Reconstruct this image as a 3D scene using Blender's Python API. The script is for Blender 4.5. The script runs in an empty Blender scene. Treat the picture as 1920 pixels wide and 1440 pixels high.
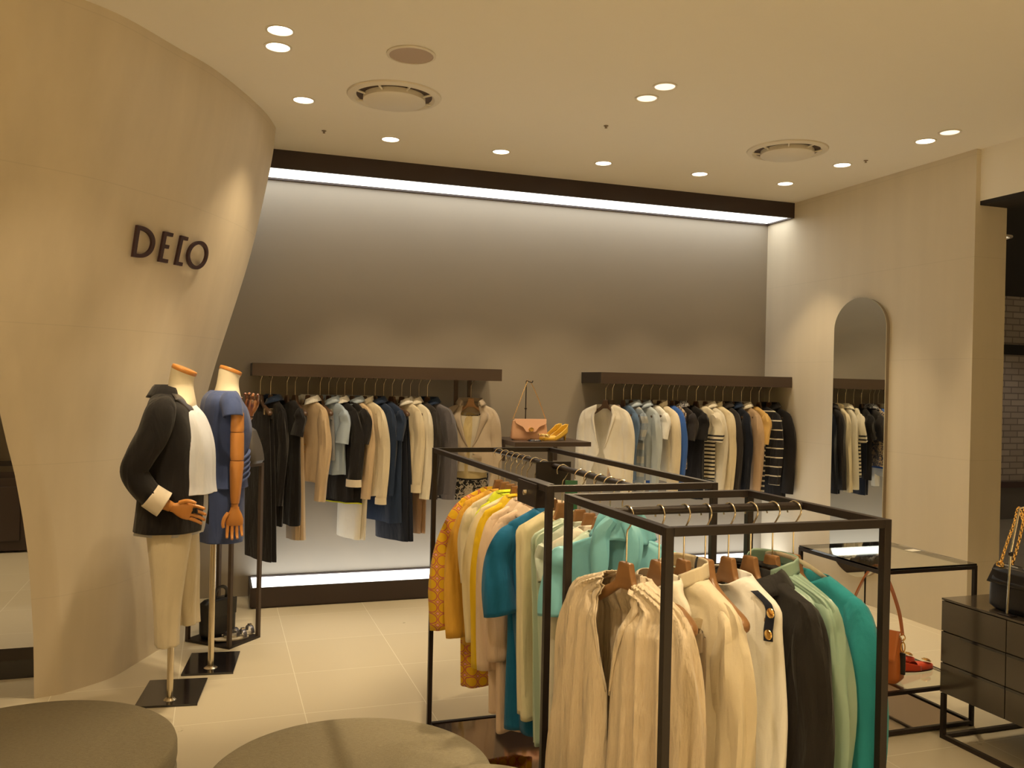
import bpy, bmesh, math, random
from mathutils import Vector, Matrix
S = bpy.context.scene
C = S.collection
PI = math.pi
R = math.radians

# ------------------------------------------------------------------ camera
F_PX = 1625.37
YAW, PITCH, ROLL = R(18.8446), R(-0.1064), R(1.2568)
CAM_H = 1.5
_F = Vector((math.sin(YAW)*math.cos(PITCH), math.cos(YAW)*math.cos(PITCH), math.sin(PITCH)))
_r = Vector((math.cos(YAW), -math.sin(YAW), 0)); _u = _r.cross(_F)
_R = _r*math.cos(ROLL) + _u*math.sin(ROLL); _U = -_r*math.sin(ROLL) + _u*math.cos(ROLL)
cd = bpy.data.cameras.new('camera'); cam = bpy.data.objects.new('camera', cd); C.objects.link(cam)
cd.sensor_width = 36; cd.lens = F_PX/1920*36; cd.clip_start = 0.05; cd.clip_end = 100
cam.matrix_world = Matrix.Translation((0, 0, CAM_H)) @ Matrix((_R, _U, -_F)).transposed().to_4x4()
S.camera = cam

# ------------------------------------------------------------------ exposure and ambient light
S.view_settings.view_transform = 'Standard'; S.view_settings.look = 'None'
S.view_settings.gamma = 1; S.view_settings.exposure = 0.45
try: S.view_settings.use_curve_mapping = False
except Exception: pass
W = bpy.data.worlds.new('World'); S.world = W; W.use_nodes = True
W.node_tree.nodes['Background'].inputs[0].default_value = (1.0, .72, .42, 1)
W.node_tree.nodes['Background'].inputs[1].default_value = 0.25
WARM = (1.0, .755, .44)
SPOT_W = 49
PANEL = 2.7                      # strength of the white light panels
PANEL_COL = (1.0, .97, .88, 1)

CEIL = 2.98; YB = 6.18; XR = 4.34

# ------------------------------------------------------------------ materials
MATS = {}
def mat(name, col, rough=.6, metal=0, spec=.5, bump=0, bscale=60, aniso=None, sheen=0, var=0, vscale=3, coat=0):
    if name in MATS: return MATS[name]
    m = bpy.data.materials.new(name); m.use_nodes = True; nt = m.node_tree; b = nt.nodes['Principled BSDF']
    b.inputs['Base Color'].default_value = (*col, 1); b.inputs['Roughness'].default_value = rough
    b.inputs['Metallic'].default_value = metal; b.inputs['Specular IOR Level'].default_value = spec
    if sheen: b.inputs['Sheen Weight'].default_value = sheen; b.inputs['Sheen Roughness'].default_value = .5
    if coat: b.inputs['Coat Weight'].default_value = coat; b.inputs['Coat Roughness'].default_value = .12
    tc = nt.nodes.new('ShaderNodeTexCoord')
    mp = nt.nodes.new('ShaderNodeMapping'); nt.links.new(tc.outputs['Object'], mp.inputs[0])
    if aniso: mp.inputs['Scale'].default_value = aniso
    if bump:
        n = nt.nodes.new('ShaderNodeTexNoise'); n.inputs['Scale'].default_value = bscale; n.inputs['Detail'].default_value = 4
        nt.links.new(mp.outputs[0], n.inputs['Vector'])
        bp = nt.nodes.new('ShaderNodeBump'); bp.inputs['Strength'].default_value = bump; bp.inputs['Distance'].default_value = .01
        nt.links.new(n.outputs['Fac'], bp.inputs['Height']); nt.links.new(bp.outputs[0], b.inputs['Normal'])
    if var:
        n2 = nt.nodes.new('ShaderNodeTexNoise'); n2.inputs['Scale'].default_value = vscale; n2.inputs['Detail'].default_value = 5
        nt.links.new(mp.outputs[0], n2.inputs['Vector'])
        mx = nt.nodes.new('ShaderNodeMix'); mx.data_type = 'RGBA'
        mx.inputs[6].default_value = (*[c*(1-var) for c in col], 1); mx.inputs[7].default_value = (*[min(1, c*(1+var)) for c in col], 1)
        nt.links.new(n2.outputs['Fac'], mx.inputs[0]); nt.links.new(mx.outputs[2], b.inputs['Base Color'])
    MATS[name] = m
    return m
def base_socket(m): return m.node_tree.nodes['Principled BSDF'].inputs['Base Color']
def cloth(name, col, rough=.85, fine=.25, sheen=.15, crinkle=0):
    if name in MATS: return MATS[name]
    m = mat(name, col, rough, bump=fine if not crinkle else crinkle, bscale=(900 if not crinkle else 38), sheen=sheen, spec=.25,
            aniso=None if not crinkle else (1.6, 1.6, .35), var=.07, vscale=9)
    # soft hanging creases on top of the weave
    nt = m.node_tree; b = nt.nodes['Principled BSDF']; tc = nt.nodes.new('ShaderNodeTexCoord'); mp = nt.nodes.new('ShaderNodeMapping'); mp.inputs['Scale'].default_value = (1, 1, .28)
    nt.links.new(tc.outputs['Object'], mp.inputs[0]); n = nt.nodes.new('ShaderNodeTexNoise'); n.inputs['Scale'].default_value = 13; n.inputs['Detail'].default_value = 3; n.inputs['Distortion'].default_value = .8
    nt.links.new(mp.outputs[0], n.inputs['Vector']); bp = nt.nodes.new('ShaderNodeBump'); bp.inputs['Strength'].default_value = .55; bp.inputs['Distance'].default_value = .022
    nt.links.new(n.outputs['Fac'], bp.inputs['Height']); nt.links.new(b.inputs['Normal'].links[0].from_socket, bp.inputs['Normal']); nt.links.new(bp.outputs[0], b.inputs['Normal'])
    return m
def satin(name, col, rough=.32):
    return mat(name, col, rough, bump=.12, bscale=14, spec=.6, sheen=.1)
def emit(name, col, s):
    m = bpy.data.materials.new(name); m.use_nodes = True; nt = m.node_tree; nt.nodes.clear()
    e = nt.nodes.new('ShaderNodeEmission'); e.inputs[0].default_value = col; e.inputs[1].default_value = s
    o = nt.nodes.new('ShaderNodeOutputMaterial'); nt.links.new(e.outputs[0], o.inputs[0]); MATS[name] = m; return m
def mathn(nt, op, a, b=None):
    n = nt.nodes.new('ShaderNodeMath'); n.operation = op
    for i, v in enumerate((a, b)):
        if v is None: continue
        if isinstance(v, (int, float)): n.inputs[i].default_value = v
        else: nt.links.new(v, n.inputs[i])
    return n.outputs[0]
def striped(name, c1, c2, period, frac, off=0.0, zmax=None, base=None):
    """horizontal stripes by height; above zmax (object space) the plain colour"""
    m = cloth(name, c1); nt = m.node_tree; tc = nt.nodes.new('ShaderNodeTexCoord'); sp = nt.nodes.new('ShaderNodeSeparateXYZ')
    nt.links.new(tc.outputs['Object'], sp.inputs[0])
    t = mathn(nt, 'FRACT', mathn(nt, 'MULTIPLY', mathn(nt, 'ADD', sp.outputs[2], off+10), 1/period))
    f = mathn(nt, 'LESS_THAN', t, frac)
    if zmax is not None: f = mathn(nt, 'MULTIPLY', f, mathn(nt, 'LESS_THAN', sp.outputs[2], zmax))
    mx = nt.nodes.new('ShaderNodeMix'); mx.data_type = 'RGBA'; mx.inputs[6].default_value = (*c1, 1); mx.inputs[7].default_value = (*c2, 1)
    nt.links.new(f, mx.inputs[0]); nt.links.new(mx.outputs[2], base_socket(m)); return m
def circles(name, ground, ring, disc, k=22):
    m = cloth(name, ground); nt = m.node_tree; tc = nt.nodes.new('ShaderNodeTexCoord'); sp = nt.nodes.new('ShaderNodeSeparateXYZ')
    nt.links.new(tc.outputs['Object'], sp.inputs[0])
    fx = mathn(nt, 'SUBTRACT', mathn(nt, 'FRACT', mathn(nt, 'MULTIPLY', mathn(nt, 'ADD', sp.outputs[0], 10), k)), .5)
    fz = mathn(nt, 'SUBTRACT', mathn(nt, 'FRACT', mathn(nt, 'MULTIPLY', mathn(nt, 'ADD', sp.outputs[2], 10), k)), .5)
    d = mathn(nt, 'SQRT', mathn(nt, 'ADD', mathn(nt, 'MULTIPLY', fx, fx), mathn(nt, 'MULTIPLY', fz, fz)))
    rp = nt.nodes.new('ShaderNodeValToRGB'); rp.color_ramp.interpolation = 'CONSTANT'; nt.links.new(d, rp.inputs[0])
    e = rp.color_ramp.elements; e[0].position = 0; e[0].color = (*disc, 1); e[1].position = .40; e[1].color = (*ring, 1)
    x = e.new(.49); x.color = (*ground, 1); y = e.new(.56); y.color = (*ring, 1); z = e.new(.62); z.color = (.85, .45, .35, 1)
    nt.links.new(rp.outputs[0], base_socket(m)); return m
def printed(name, c1, c2, scale=40, thr=.5):
    m = cloth(name, c1); nt = m.node_tree; tc = nt.nodes.new('ShaderNodeTexCoord'); n = nt.nodes.new('ShaderNodeTexNoise')
    n.inputs['Scale'].default_value = scale; n.inputs['Detail'].default_value = 2; n.inputs['Distortion'].default_value = 1.5; nt.links.new(tc.outputs['Object'], n.inputs['Vector'])
    f = mathn(nt, 'GREATER_THAN', n.outputs['Fac'], thr)
    mx = nt.nodes.new('ShaderNodeMix'); mx.data_type = 'RGBA'; mx.inputs[6].default_value = (*c1, 1); mx.inputs[7].default_value = (*c2, 1)
    nt.links.new(f, mx.inputs[0]); nt.links.new(mx.outputs[2], base_socket(m)); return m

M_CEIL = mat('ceiling paint', (.86, .82, .735), .85)
M_DARK = mat('dark bronze metal', (.017, .011, .010), .42, .1, bump=.03, bscale=200)
M_DARKPANEL = mat('dark brown lacquer', (.040, .026, .024), .42, .1)
M_BROWN = mat('brown bronze panel', (.085, .060, .048), .45, .3)
M_LACQ = mat('gloss taupe lacquer', (.060, .048, .038), .16, .0, coat=.6)
M_MIRROR = mat('mirror glass', (.80, .82, .80), .015, 1)
M_BMIRROR = mat('bronze mirror', (.34, .27, .22), .05, 1)
M_CHROME = mat('brushed nickel', (.72, .64, .50), .22, 1)
M_GOLD = mat('gold metal', (.95, .62, .22), .22, 1)
M_WOOD = mat('hanger walnut wood', (.30, .155, .065), .32, var=.25, vscale=6, aniso=(1, 8, 8), spec=.5)
M_WOODD = mat('dark hanger wood', (.11, .062, .036), .35, var=.2, vscale=8, aniso=(1, 8, 8))
M_BEECH = mat('honey varnished wood', (.62, .27, .07), .3, var=.15, vscale=5, aniso=(8, 8, 1))
M_COPPER = mat('dark varnished wood', (.26, .10, .035), .14, spec=.8, coat=.6)
M_LINEN = mat('cream mannequin linen', (.84, .76, .58), .8, bump=.2, bscale=700)
M_BLKPLATE = mat('black glossy plate', (.012, .010, .012), .10, .0, coat=.6)
M_TRIMW = mat('white trim', (.75, .70, .60), .5)
M_LAMP = emit('lamp glow', (1.0, .86, .66, 1), 7.0)
M_LAMPDIM = emit('dim lamp glow', (1.0, .80, .55, 1), 1.2)
M_PANEL = emit('light panel', PANEL_COL, PANEL)
M_REFL = mat('lamp reflector', (.9, .85, .75), .25, 1)
def glass_mat():
    m = bpy.data.materials.new('clear glass'); m.use_nodes = True; b = m.node_tree.nodes['Principled BSDF']
    b.inputs['Base Color'].default_value = (.93, .96, .92, 1); b.inputs['Roughness'].default_value = .01
    b.inputs['Transmission Weight'].default_value = 1; b.inputs['IOR'].default_value = 1.45; return m
M_GLASS = glass_mat()

def wall_panel_mat(name, col, var=.05, joint=(.40, .36, .28)):
    """plaster panels: vertical tone bands and hairline horizontal joints"""
    m = mat(name, col, .75); nt = m.node_tree; tc = nt.nodes.new('ShaderNodeTexCoord')
    mp = nt.nodes.new('ShaderNodeMapping'); mp.inputs['Scale'].default_value = (5, 5, .5); nt.links.new(tc.outputs['Object'], mp.inputs[0])
    v = nt.nodes.new('ShaderNodeTexNoise'); v.inputs['Scale'].default_value = 1.4; v.inputs['Detail'].default_value = 3; nt.links.new(mp.outputs[0], v.inputs['Vector'])
    mx = nt.nodes.new('ShaderNodeMix'); mx.data_type = 'RGBA'; nt.links.new(v.outputs['Fac'], mx.inputs[0])
    mx.inputs[6].default_value = (*[c*(1-var*2) for c in col], 1); mx.inputs[7].default_value = (*[min(1, c*(1+var)) for c in col], 1)
    sp = nt.nodes.new('ShaderNodeSeparateXYZ'); nt.links.new(tc.outputs['Object'], sp.inputs[0])
    f = mathn(nt, 'FRACT', mathn(nt, 'MULTIPLY', mathn(nt, 'ADD', sp.outputs[2], 10-1.165+.62*2), 1/.62))
    ln = mathn(nt, 'LESS_THAN', f, .0055)
    mx2 = nt.nodes.new('ShaderNodeMix'); mx2.data_type = 'RGBA'; nt.links.new(mathn(nt, 'MULTIPLY', ln, .22), mx2.inputs[0])
    nt.links.new(mx.outputs[2], mx2.inputs[6]); mx2.inputs[7].default_value = (*joint, 1)
    nt.links.new(mx2.outputs[2], base_socket(m)); return m
M_WALL = wall_panel_mat('cream plaster wall', (.70, .63, .50))
M_PILLAR = wall_panel_mat('cream curved wall', (.68, .60, .47), .08)
M_BACK = mat('taupe back wall', (.33, .295, .245), .48, var=.04, vscale=2)

def floor_mat():
    m = mat('beige floor tile', (.66, .60, .47), .22, spec=.35); nt = m.node_tree; b = nt.nodes['Principled BSDF']
    tc = nt.nodes.new('ShaderNodeTexCoord'); mp = nt.nodes.new('ShaderNodeMapping'); mp.inputs['Location'].default_value = (-.405, -3.955, 0)
    nt.links.new(tc.outputs['Object'], mp.inputs[0]); br = nt.nodes.new('ShaderNodeTexBrick'); nt.links.new(mp.outputs[0], br.inputs['Vector'])
    br.offset = 0; br.inputs['Scale'].default_value = 1; br.inputs['Brick Width'].default_value = .55; br.inputs['Row Height'].default_value = .55
    br.inputs['Mortar Size'].default_value = .0022; br.inputs['Mortar Smooth'].default_value = .3; br.inputs['Bias'].default_value = 0
    br.inputs['Color1'].default_value = (.64, .58, .45, 1); br.inputs['Color2'].default_value = (.67, .61, .48, 1); br.inputs['Mortar'].default_value = (.86, .82, .70, 1)
    n = nt.nodes.new('ShaderNodeTexNoise'); n.inputs['Scale'].default_value = 5; n.inputs['Detail'].default_value = 7; nt.links.new(tc.outputs['Object'], n.inputs['Vector'])
    mx = nt.nodes.new('ShaderNodeMix'); mx.data_type = 'RGBA'; mx.blend_type = 'MULTIPLY'; mx.inputs[0].default_value = .22
    nt.links.new(br.outputs[0], mx.inputs[6]); nt.links.new(n.outputs['Color'], mx.inputs[7])
    nt.links.new(br.outputs[0], b.inputs['Base Color'])
    r = nt.nodes.new('ShaderNodeMapRange'); r.inputs[3].default_value = .26; r.inputs[4].default_value = .31
    nt.links.new(n.outputs['Fac'], r.inputs[0]); nt.links.new(r.outputs[0], b.inputs['Roughness'])
    return m
M_FLOOR = floor_mat()
def brick_mat():
    m = mat('painted white brick', (.6, .56, .52), .8); nt = m.node_tree
    tc = nt.nodes.new('ShaderNodeTexCoord'); mp = nt.nodes.new('ShaderNodeMapping'); mp.inputs['Rotation'].default_value = (PI/2, 0, 0)
    nt.links.new(tc.outputs['Object'], mp.inputs[0]); br = nt.nodes.new('ShaderNodeTexBrick'); nt.links.new(mp.outputs[0], br.inputs['Vector'])
    br.inputs['Scale'].default_value = 1; br.inputs['Brick Width'].default_value = .22; br.inputs['Row Height'].default_value = .075; br.inputs['Mortar Size'].default_value = .008
    br.inputs['Color1'].default_value = (.62, .57, .52, 1); br.inputs['Color2'].default_value = (.50, .45, .41, 1); br.inputs['Mortar'].default_value = (.30, .27, .25, 1)
    nt.links.new(br.outputs[0], base_socket(m)); return m
M_BRICK = brick_mat()

# ------------------------------------------------------------------ mesh helpers
def bx(bm, x0, x1, y0, y1, z0, z1, M=None):
    v = [bm.verts.new(p) for p in ((x0,y0,z0),(x1,y0,z0),(x1,y1,z0),(x0,y1,z0),(x0,y0,z1),(x1,y0,z1),(x1,y1,z1),(x0,y1,z1))]
    if M is not None:
        for q in v: q.co = M @ q.co
    for f in ((3,2,1,0),(4,5,6,7),(0,1,5,4),(1,2,6,5),(2,3,7,6),(3,0,4,7)): bm.faces.new([v[i] for i in f])
def box(x0, x1, y0, y1, z0, z1, M=None):
    bm = bmesh.new(); bx(bm, x0, x1, y0, y1, z0, z1, M); return bm
def sheet(bm, nu, nv, fn, wrap=False, capv0=False, capv1=False):
    rows = []
    for j in range(nv+1):
        rows.append([bm.verts.new(fn(i/nu, j/nv)) for i in range(nu if wrap else nu+1)])
    for j in range(nv):
        n = nu if wrap else nu
        for i in range(n):
            a, b = rows[j][i], rows[j][(i+1) % len(rows[j])]; c, d = rows[j+1][(i+1) % len(rows[j])], rows[j+1][i]
            bm.faces.new((a, b, c, d))
    if capv0 and wrap: bm.faces.new(list(reversed(rows[0])))
    if capv1 and wrap: bm.faces.new(rows[-1])
def frames(pts):
    P = [Vector(p) for p in pts]; T = []
    for i in range(len(P)):
        a = P[max(0, i-1)]; b = P[min(len(P)-1, i+1)]; t = (b-a); T.append(t.normalized() if t.length > 1e-9 else Vector((0,0,1)))
    ref = Vector((0,1,0)) if abs(T[0].y) < .9 else Vector((1,0,0))
    n = (ref - T[0]*ref.dot(T[0])).normalized(); N = [n]
    for i in range(1, len(P)):
        n = N[-1] - T[i]*N[-1].dot(T[i]); N.append(n.normalized())
    return P, T, N
def tube(bm, pts, rad, n=10, caps=True, sq=1.0, wob=0, k=5, seed=0):
    """swept tube; sq squeezes the cross-section along the first normal; wob adds lengthwise folds"""
    P, T, N = frames(pts)
    if not hasattr(rad, '__len__'): rad = [rad]*len(P)
    rg = random.Random(seed); ph = [rg.uniform(0, 6.28) for _ in range(3)]
    rings = []
    for i, p in enumerate(P):
        B = T[i].cross(N[i]); ring = []
        for q in range(n):
            a = 2*PI*q/n; r = rad[i]
            if wob: r *= 1 + wob*(math.sin(k*a+ph[0]+i*.35) + .6*math.sin((k+3)*a+ph[1]-i*.3))
            ring.append(bm.verts.new(p + N[i]*math.cos(a)*r*sq + B*math.sin(a)*r))
        rings.append(ring)
    for i in range(len(P)-1):
        for q in range(n):
            bm.faces.new((rings[i][q], rings[i][(q+1) % n], rings[i+1][(q+1) % n], rings[i+1][q]))
    if caps:
        bm.faces.new(list(reversed(rings[0]))); bm.faces.new(rings[-1])
def crv(pts, n=24):
    """Catmull-Rom through points (tuples of any length)"""
    out = []; m = len(pts)-1
    for q in range(n+1):
        t = q/n*m; i = min(int(t), m-1); f = t-i
        p0, p1, p2, p3 = pts[max(0,i-1)], pts[i], pts[i+1], pts[min(m,i+2)]
        out.append(tuple(.5*((2*b)+(c-a)*f+(2*a-5*b+4*c-d)*f*f+(3*b-a-3*c+d)*f**3) for a, b, c, d in zip(p0,p1,p2,p3)))
    return out
def interp(tab, v):
    """linear table lookup [(v, a, b...)]"""
    if v <= tab[0][0]: return tab[0][1:]
    for a, b in zip(tab, tab[1:]):
        if v <= b[0]:
            t = (v-a[0])/(b[0]-a[0]); return tuple(x+(y-x)*t for x, y in zip(a[1:], b[1:]))
    return tab[-1][1:]
def lathe(bm, prof, n=24, o=(0,0,0)):
    rows = []
    for r, z in prof:
        rows.append([bm.verts.new((o[0]+r*math.cos(2*PI*q/n), o[1]+r*math.sin(2*PI*q/n), o[2]+z)) for q in range(n)] if r > 1e-6 else [bm.verts.new((o[0], o[1], o[2]+z))])
    for a, b in zip(rows, rows[1:]):
        for q in range(n):
            if len(a) == 1 and len(b) == 1: continue
            if len(a) == 1: bm.faces.new((a[0], b[(q+1) % n], b[q]))
            elif len(b) == 1: bm.faces.new((a[q], a[(q+1) % n], b[0]))
            else: bm.faces.new((a[q], a[(q+1) % n], b[(q+1) % n], b[q]))
def prism(bm, poly, y0, y1, M=None):
    """closed polygon in x,z extruded along y"""
    a = [bm.verts.new((x, y0, z)) for x, z in poly]; b = [bm.verts.new((x, y1, z)) for x, z in poly]
    if M is not None:
        for v in a+b: v.co = M @ v.co
    n = len(poly); bm.faces.new(a); bm.faces.new(list(reversed(b)))
    for i in range(n): bm.faces.new((a[i], b[i], b[(i+1) % n], a[(i+1) % n]))
def obj(name, bm, m, parent=None, smooth=True, bevel=0, solid=0, sub=0, label=None):
    bmesh.ops.recalc_face_normals(bm, faces=bm.faces)
    me = bpy.data.meshes.new(name); bm.to_mesh(me); bm.free(); me.materials.append(m)
    if smooth:
        me.shade_smooth()
        try: me.set_sharp_from_angle(angle=R(40))
        except Exception: pass
    o = bpy.data.objects.new(name, me); C.objects.link(o)
    if parent: o.parent = parent
    if solid: q = o.modifiers.new('s', 'SOLIDIFY'); q.thickness = solid; q.offset = 0
    if sub: q = o.modifiers.new('d', 'SUBSURF'); q.levels = q.render_levels = sub
    if bevel: q = o.modifiers.new('b', 'BEVEL'); q.width = bevel; q.segments = 2; q.limit_method = 'ANGLE'
    if label: o['label'] = label
    return o
def tag(o, label, cat, group=None, kind=None):
    o['label'] = label; o['category'] = cat
    if group: o['group'] = group
    if kind: o['kind'] = kind
    return o
def thing(name, label, cat, loc=(0,0,0), rz=0, group=None):
    o = bpy.data.objects.new(name, None); o.empty_display_size = .05; C.objects.link(o); o.location = loc; o.rotation_euler = (0,0,rz)
    return tag(o, label, cat, group)
def struct(name, bm, m, parent=None, **k):
    o = obj(name, bm, m, parent, **k)
    if not parent: o['kind'] = 'structure'
    return o
def dup(root, loc, rz, label, group=None):
    r = root.copy(); C.objects.link(r); r.location = loc; r.rotation_euler = (0,0,rz); r['label'] = label
    if group: r['group'] = group
    for ch in list(root.children):
        c = ch.copy(); C.objects.link(c); c.parent = r
        for g in ch.children:
            d = g.copy(); C.objects.link(d); d.parent = c
    return r

# ------------------------------------------------------------------ the room
def build_room():
    struct('floor', box(-6, 12, -6, 10, -.1, 0), M_FLOOR, smooth=False)
    struct('ceiling', box(-6, 4.60, -6, 10, CEIL, CEIL+.1), M_CEIL, smooth=False)
    struct('wall_back', box(-.70, XR+.0, YB, YB+.15, 0, CEIL), M_BACK, smooth=False)
    # right wall, its end face towards the opening and the header over the opening
    struct('wall_right', box(XR, XR+.25, 4.08, YB+.15, 0, CEIL), M_WALL, smooth=False)
    struct('trim_1', box(XR+.035, XR+.25, -6, 4.08, 2.665, CEIL), M_CEIL, smooth=False)
    struct('trim_2', box(XR+.035, XR+.25, -6, 4.08, 2.64, 2.665), mat('black soffit', (.012, .010, .010), .8), smooth=False)
    # outside the opening
    blk = mat('black mall ceiling', (.02, .018, .018), .8)
    struct('ceiling_outer', box(XR+.25, 12, -6, 10, 2.66, 2.76), blk, smooth=False)
    struct('wall_outer', box(4.6, 12, 7.9, 8.0, .38, 2.66), M_BRICK, smooth=False)
    struct('trim_3', box(4.6, 12, 7.86, 8.0, 1.96, 2.08), blk, smooth=False)
    struct('trim_4', box(4.6, 12, 7.82, 7.9, .38, .44), mat('dark red rail', (.05, .012, .010), .5), smooth=False)
    struct('baseboard_outer', box(4.6, 12, 7.86, 8.0, 0, .38), mat('grey dado', (.16, .15, .14), .6), smooth=False)
    # behind the camera and the far left
    struct('wall_front', box(-6, 12, -6.1, -6, 0, CEIL), M_WALL, smooth=False)
    struct('wall_side', box(-6.1, -6, -6, 10, 0, CEIL), M_WALL, smooth=False)
    struct('wall_far', box(-6, -.70, 9.3, 9.4, 0, CEIL), M_BACK, smooth=False)
    struct('trim_5', box(-4, -.985, 4.72, 5.1, 2.62, CEIL), M_DARKPANEL, smooth=False)
    # lit canopy along the back wall
    bm = bmesh.new(); bx(bm, -.6, XR, 5.83, 5.85, 2.86, CEIL); bx(bm, -.6, XR, 6.16, YB, 2.855, CEIL); bx(bm, XR-.02, XR, 5.85, 6.16, 2.858, CEIL)
    s = struct('trim_6', bm, M_DARKPANEL, smooth=False)
    obj('light_panel', box(-.58, XR-.025, 5.852, 6.158, 2.868, 2.876), M_PANEL, s, smooth=False)

# the curved, flaring wall
PB = [(-.654,4.497),(-.468,4.665),(-.368,4.864),(-.249,5.13),(-.213,5.22)]
PT = [(-.690,3.700),(-.521,3.815),(-.378,3.947),(-.2,4.2),(-.043,4.424),(.114,4.75),(.238,5.067),(.307,5.336)]
def resample(pts, n=60):
    c = crv(pts, 200); L = [0]
    for a, b in zip(c, c[1:]): L.append(L[-1]+math.dist(a, b))
    out = []; j = 0
    for q in range(n+1):
        t = L[-1]*q/n
        while j < len(L)-2 and L[j+1] < t: j += 1
        f = (t-L[j])/max(1e-9, L[j+1]-L[j]); out.append(tuple(x+(y-x)*f for x, y in zip(c[j], c[j+1])))
    return out
RB, RT = resample(PB), resample(PT)
STAB = [(0,0.0),(.3,.03),(.6,.075),(.9,.14),(1.2,.23),(1.53,.378),(1.7,.472),(1.889,.580),(2.207,.749),(2.463,.85),(2.64,.908),(2.744,.951),(2.861,.985),(2.98,1.0)]
def s_of(z):
    # smoothed profile
    return sum(interp(STAB, z+d)[0] for d in (-.12,-.06,0,.06,.12))/5
BTAB = [(0,0),(.3,-.004),(.66,-.022),(.85,-.042),(1.05,-.068),(1.2,-.095),(1.6,-.150),(2.1,-.175),(2.5,-.10),(2.7,-.04),(2.98,0)]
def wall_pt(u, z, off=0):
    s = s_of(z); i = min(int(u*60), 59); f = u*60-i
    b = [RB[i][k]*(1-f)+RB[i+1][k]*f for k in (0,1)]; t = [RT[i][k]*(1-f)+RT[i+1][k]*f for k in (0,1)]
    x, y = b[0]*(1-s)+t[0]*s, b[1]*(1-s)+t[1]*s
    x += interp(BTAB, z)[0]*(1-u)**2
    if off:
        i2 = min(i+1, 59); i1 = max(i-1, 0)
        dx = (RB[i2][0]-RB[i1][0])*(1-s)+(RT[i2][0]-RT[i1][0])*s; dy = (RB[i2][1]-RB[i1][1])*(1-s)+(RT[i2][1]-RT[i1][1])*s
        L = math.hypot(dx, dy); x -= dy/L*off; y += dx/L*off
    return Vector((x, y, z))
def build_curved_wall():
    bm = bmesh.new()
    def fn(u, v):
        z = CEIL*v
        # loop: front face (0..0.45), end (..0.5), back (..0.95), end
        if u < .47: return wall_pt(u/.47, z)
        if u < .5: return wall_pt(1, z, .115*(u-.47)/.03)
        if u < .97:
            q = 1-(u-.5)/.47; return wall_pt(q, z, .115)+Vector((-.033, -.119, 0))*(1-q)**6
        return wall_pt(0, z, .115*(1-u)/.03)+Vector((-.033, -.119, 0))*(1-u)/.03
    sheet(bm, 200, 60, fn, wrap=True, capv0=False)
    struct('wall_left', bm, M_PILLAR)

def build_letters():
    def strip(bm, path, closed=False, w=.0085, h0=-.012, h1=-.024):
        """stroke along a path of (u, z); u counted in metres through K"""
        K = .68
        pts = [Vector((u/K, z)) for u, z in path]; n = len(pts); L = []; Q = []
        for i, p in enumerate(pts):
            a = pts[(i-1) % n] if closed or i else p; b = pts[(i+1) % n] if closed or i < n-1 else p
            d1 = (p-a).normalized() if (p-a).length else (b-p).normalized(); d2 = (b-p).normalized() if (b-p).length else d1
            t = (d1+d2).normalized(); nn = Vector((-t.y, t.x)); sc = w/max(.5, abs(nn.dot(Vector((-d1.y, d1.x)))))
            e = (0 if closed or 0 < i < n-1 else 0)
            L.append(p+nn*sc); Q.append(p-nn*sc)
        def V(p, h): return bm.verts.new(wall_pt(p.x*K, p.y, h))
        rows = [[V(p, h0) for p in L], [V(p, h1) for p in L], [V(p, h1) for p in Q], [V(p, h0) for p in Q]]
        m = n if closed else n-1
        for i in range(m):
            j = (i+1) % n
            for k in range(4):
                a, b = rows[k], rows[(k+1) % 4]; bm.faces.new((a[i], a[j], b[j], b[i]))
        if not closed:
            for i in (0, n-1): bm.faces.new([r[i] for r in rows])
    m = mat('dark lettering', (.045, .018, .022), .4)
    z0, z1 = 2.045, 2.168; zm = (z0+z1)/2
    specs = []
    arcD = [(.338+.052*math.sin(PI*q/24)**.9 if 0 < q < 24 else .338, zm+(zm-z0)*math.cos(PI*q/24)) for q in range(25)]
    specs.append(('D', [([(.330, z0)]+[(.330, z1)]+arcD[1:-1], True)]))
    specs.append(('E', [([(.452, z1), (.424, z1), (.424, z0), (.452, z0)], False), ([(.424, zm+.004), (.447, zm+.004)], False)]))
    specs.append(('C', [([(.515, z1), (.489, z1), (.489, z0), (.515, z0)], False)]))
    specs.append(('O', [([(.582+.047*math.cos(2*PI*q/40), zm+(zm-z0)*math.sin(2*PI*q/40)) for q in range(40)], True)]))
    t = thing('wall_sign', 'raised dark metal letters D E C O mounted high on the curved cream wall', 'sign')
    for nm, st in specs:
        bm = bmesh.new()
        for path, cl in st: strip(bm, path, cl)
        obj('letter', bm, m, t, smooth=False)

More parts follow.
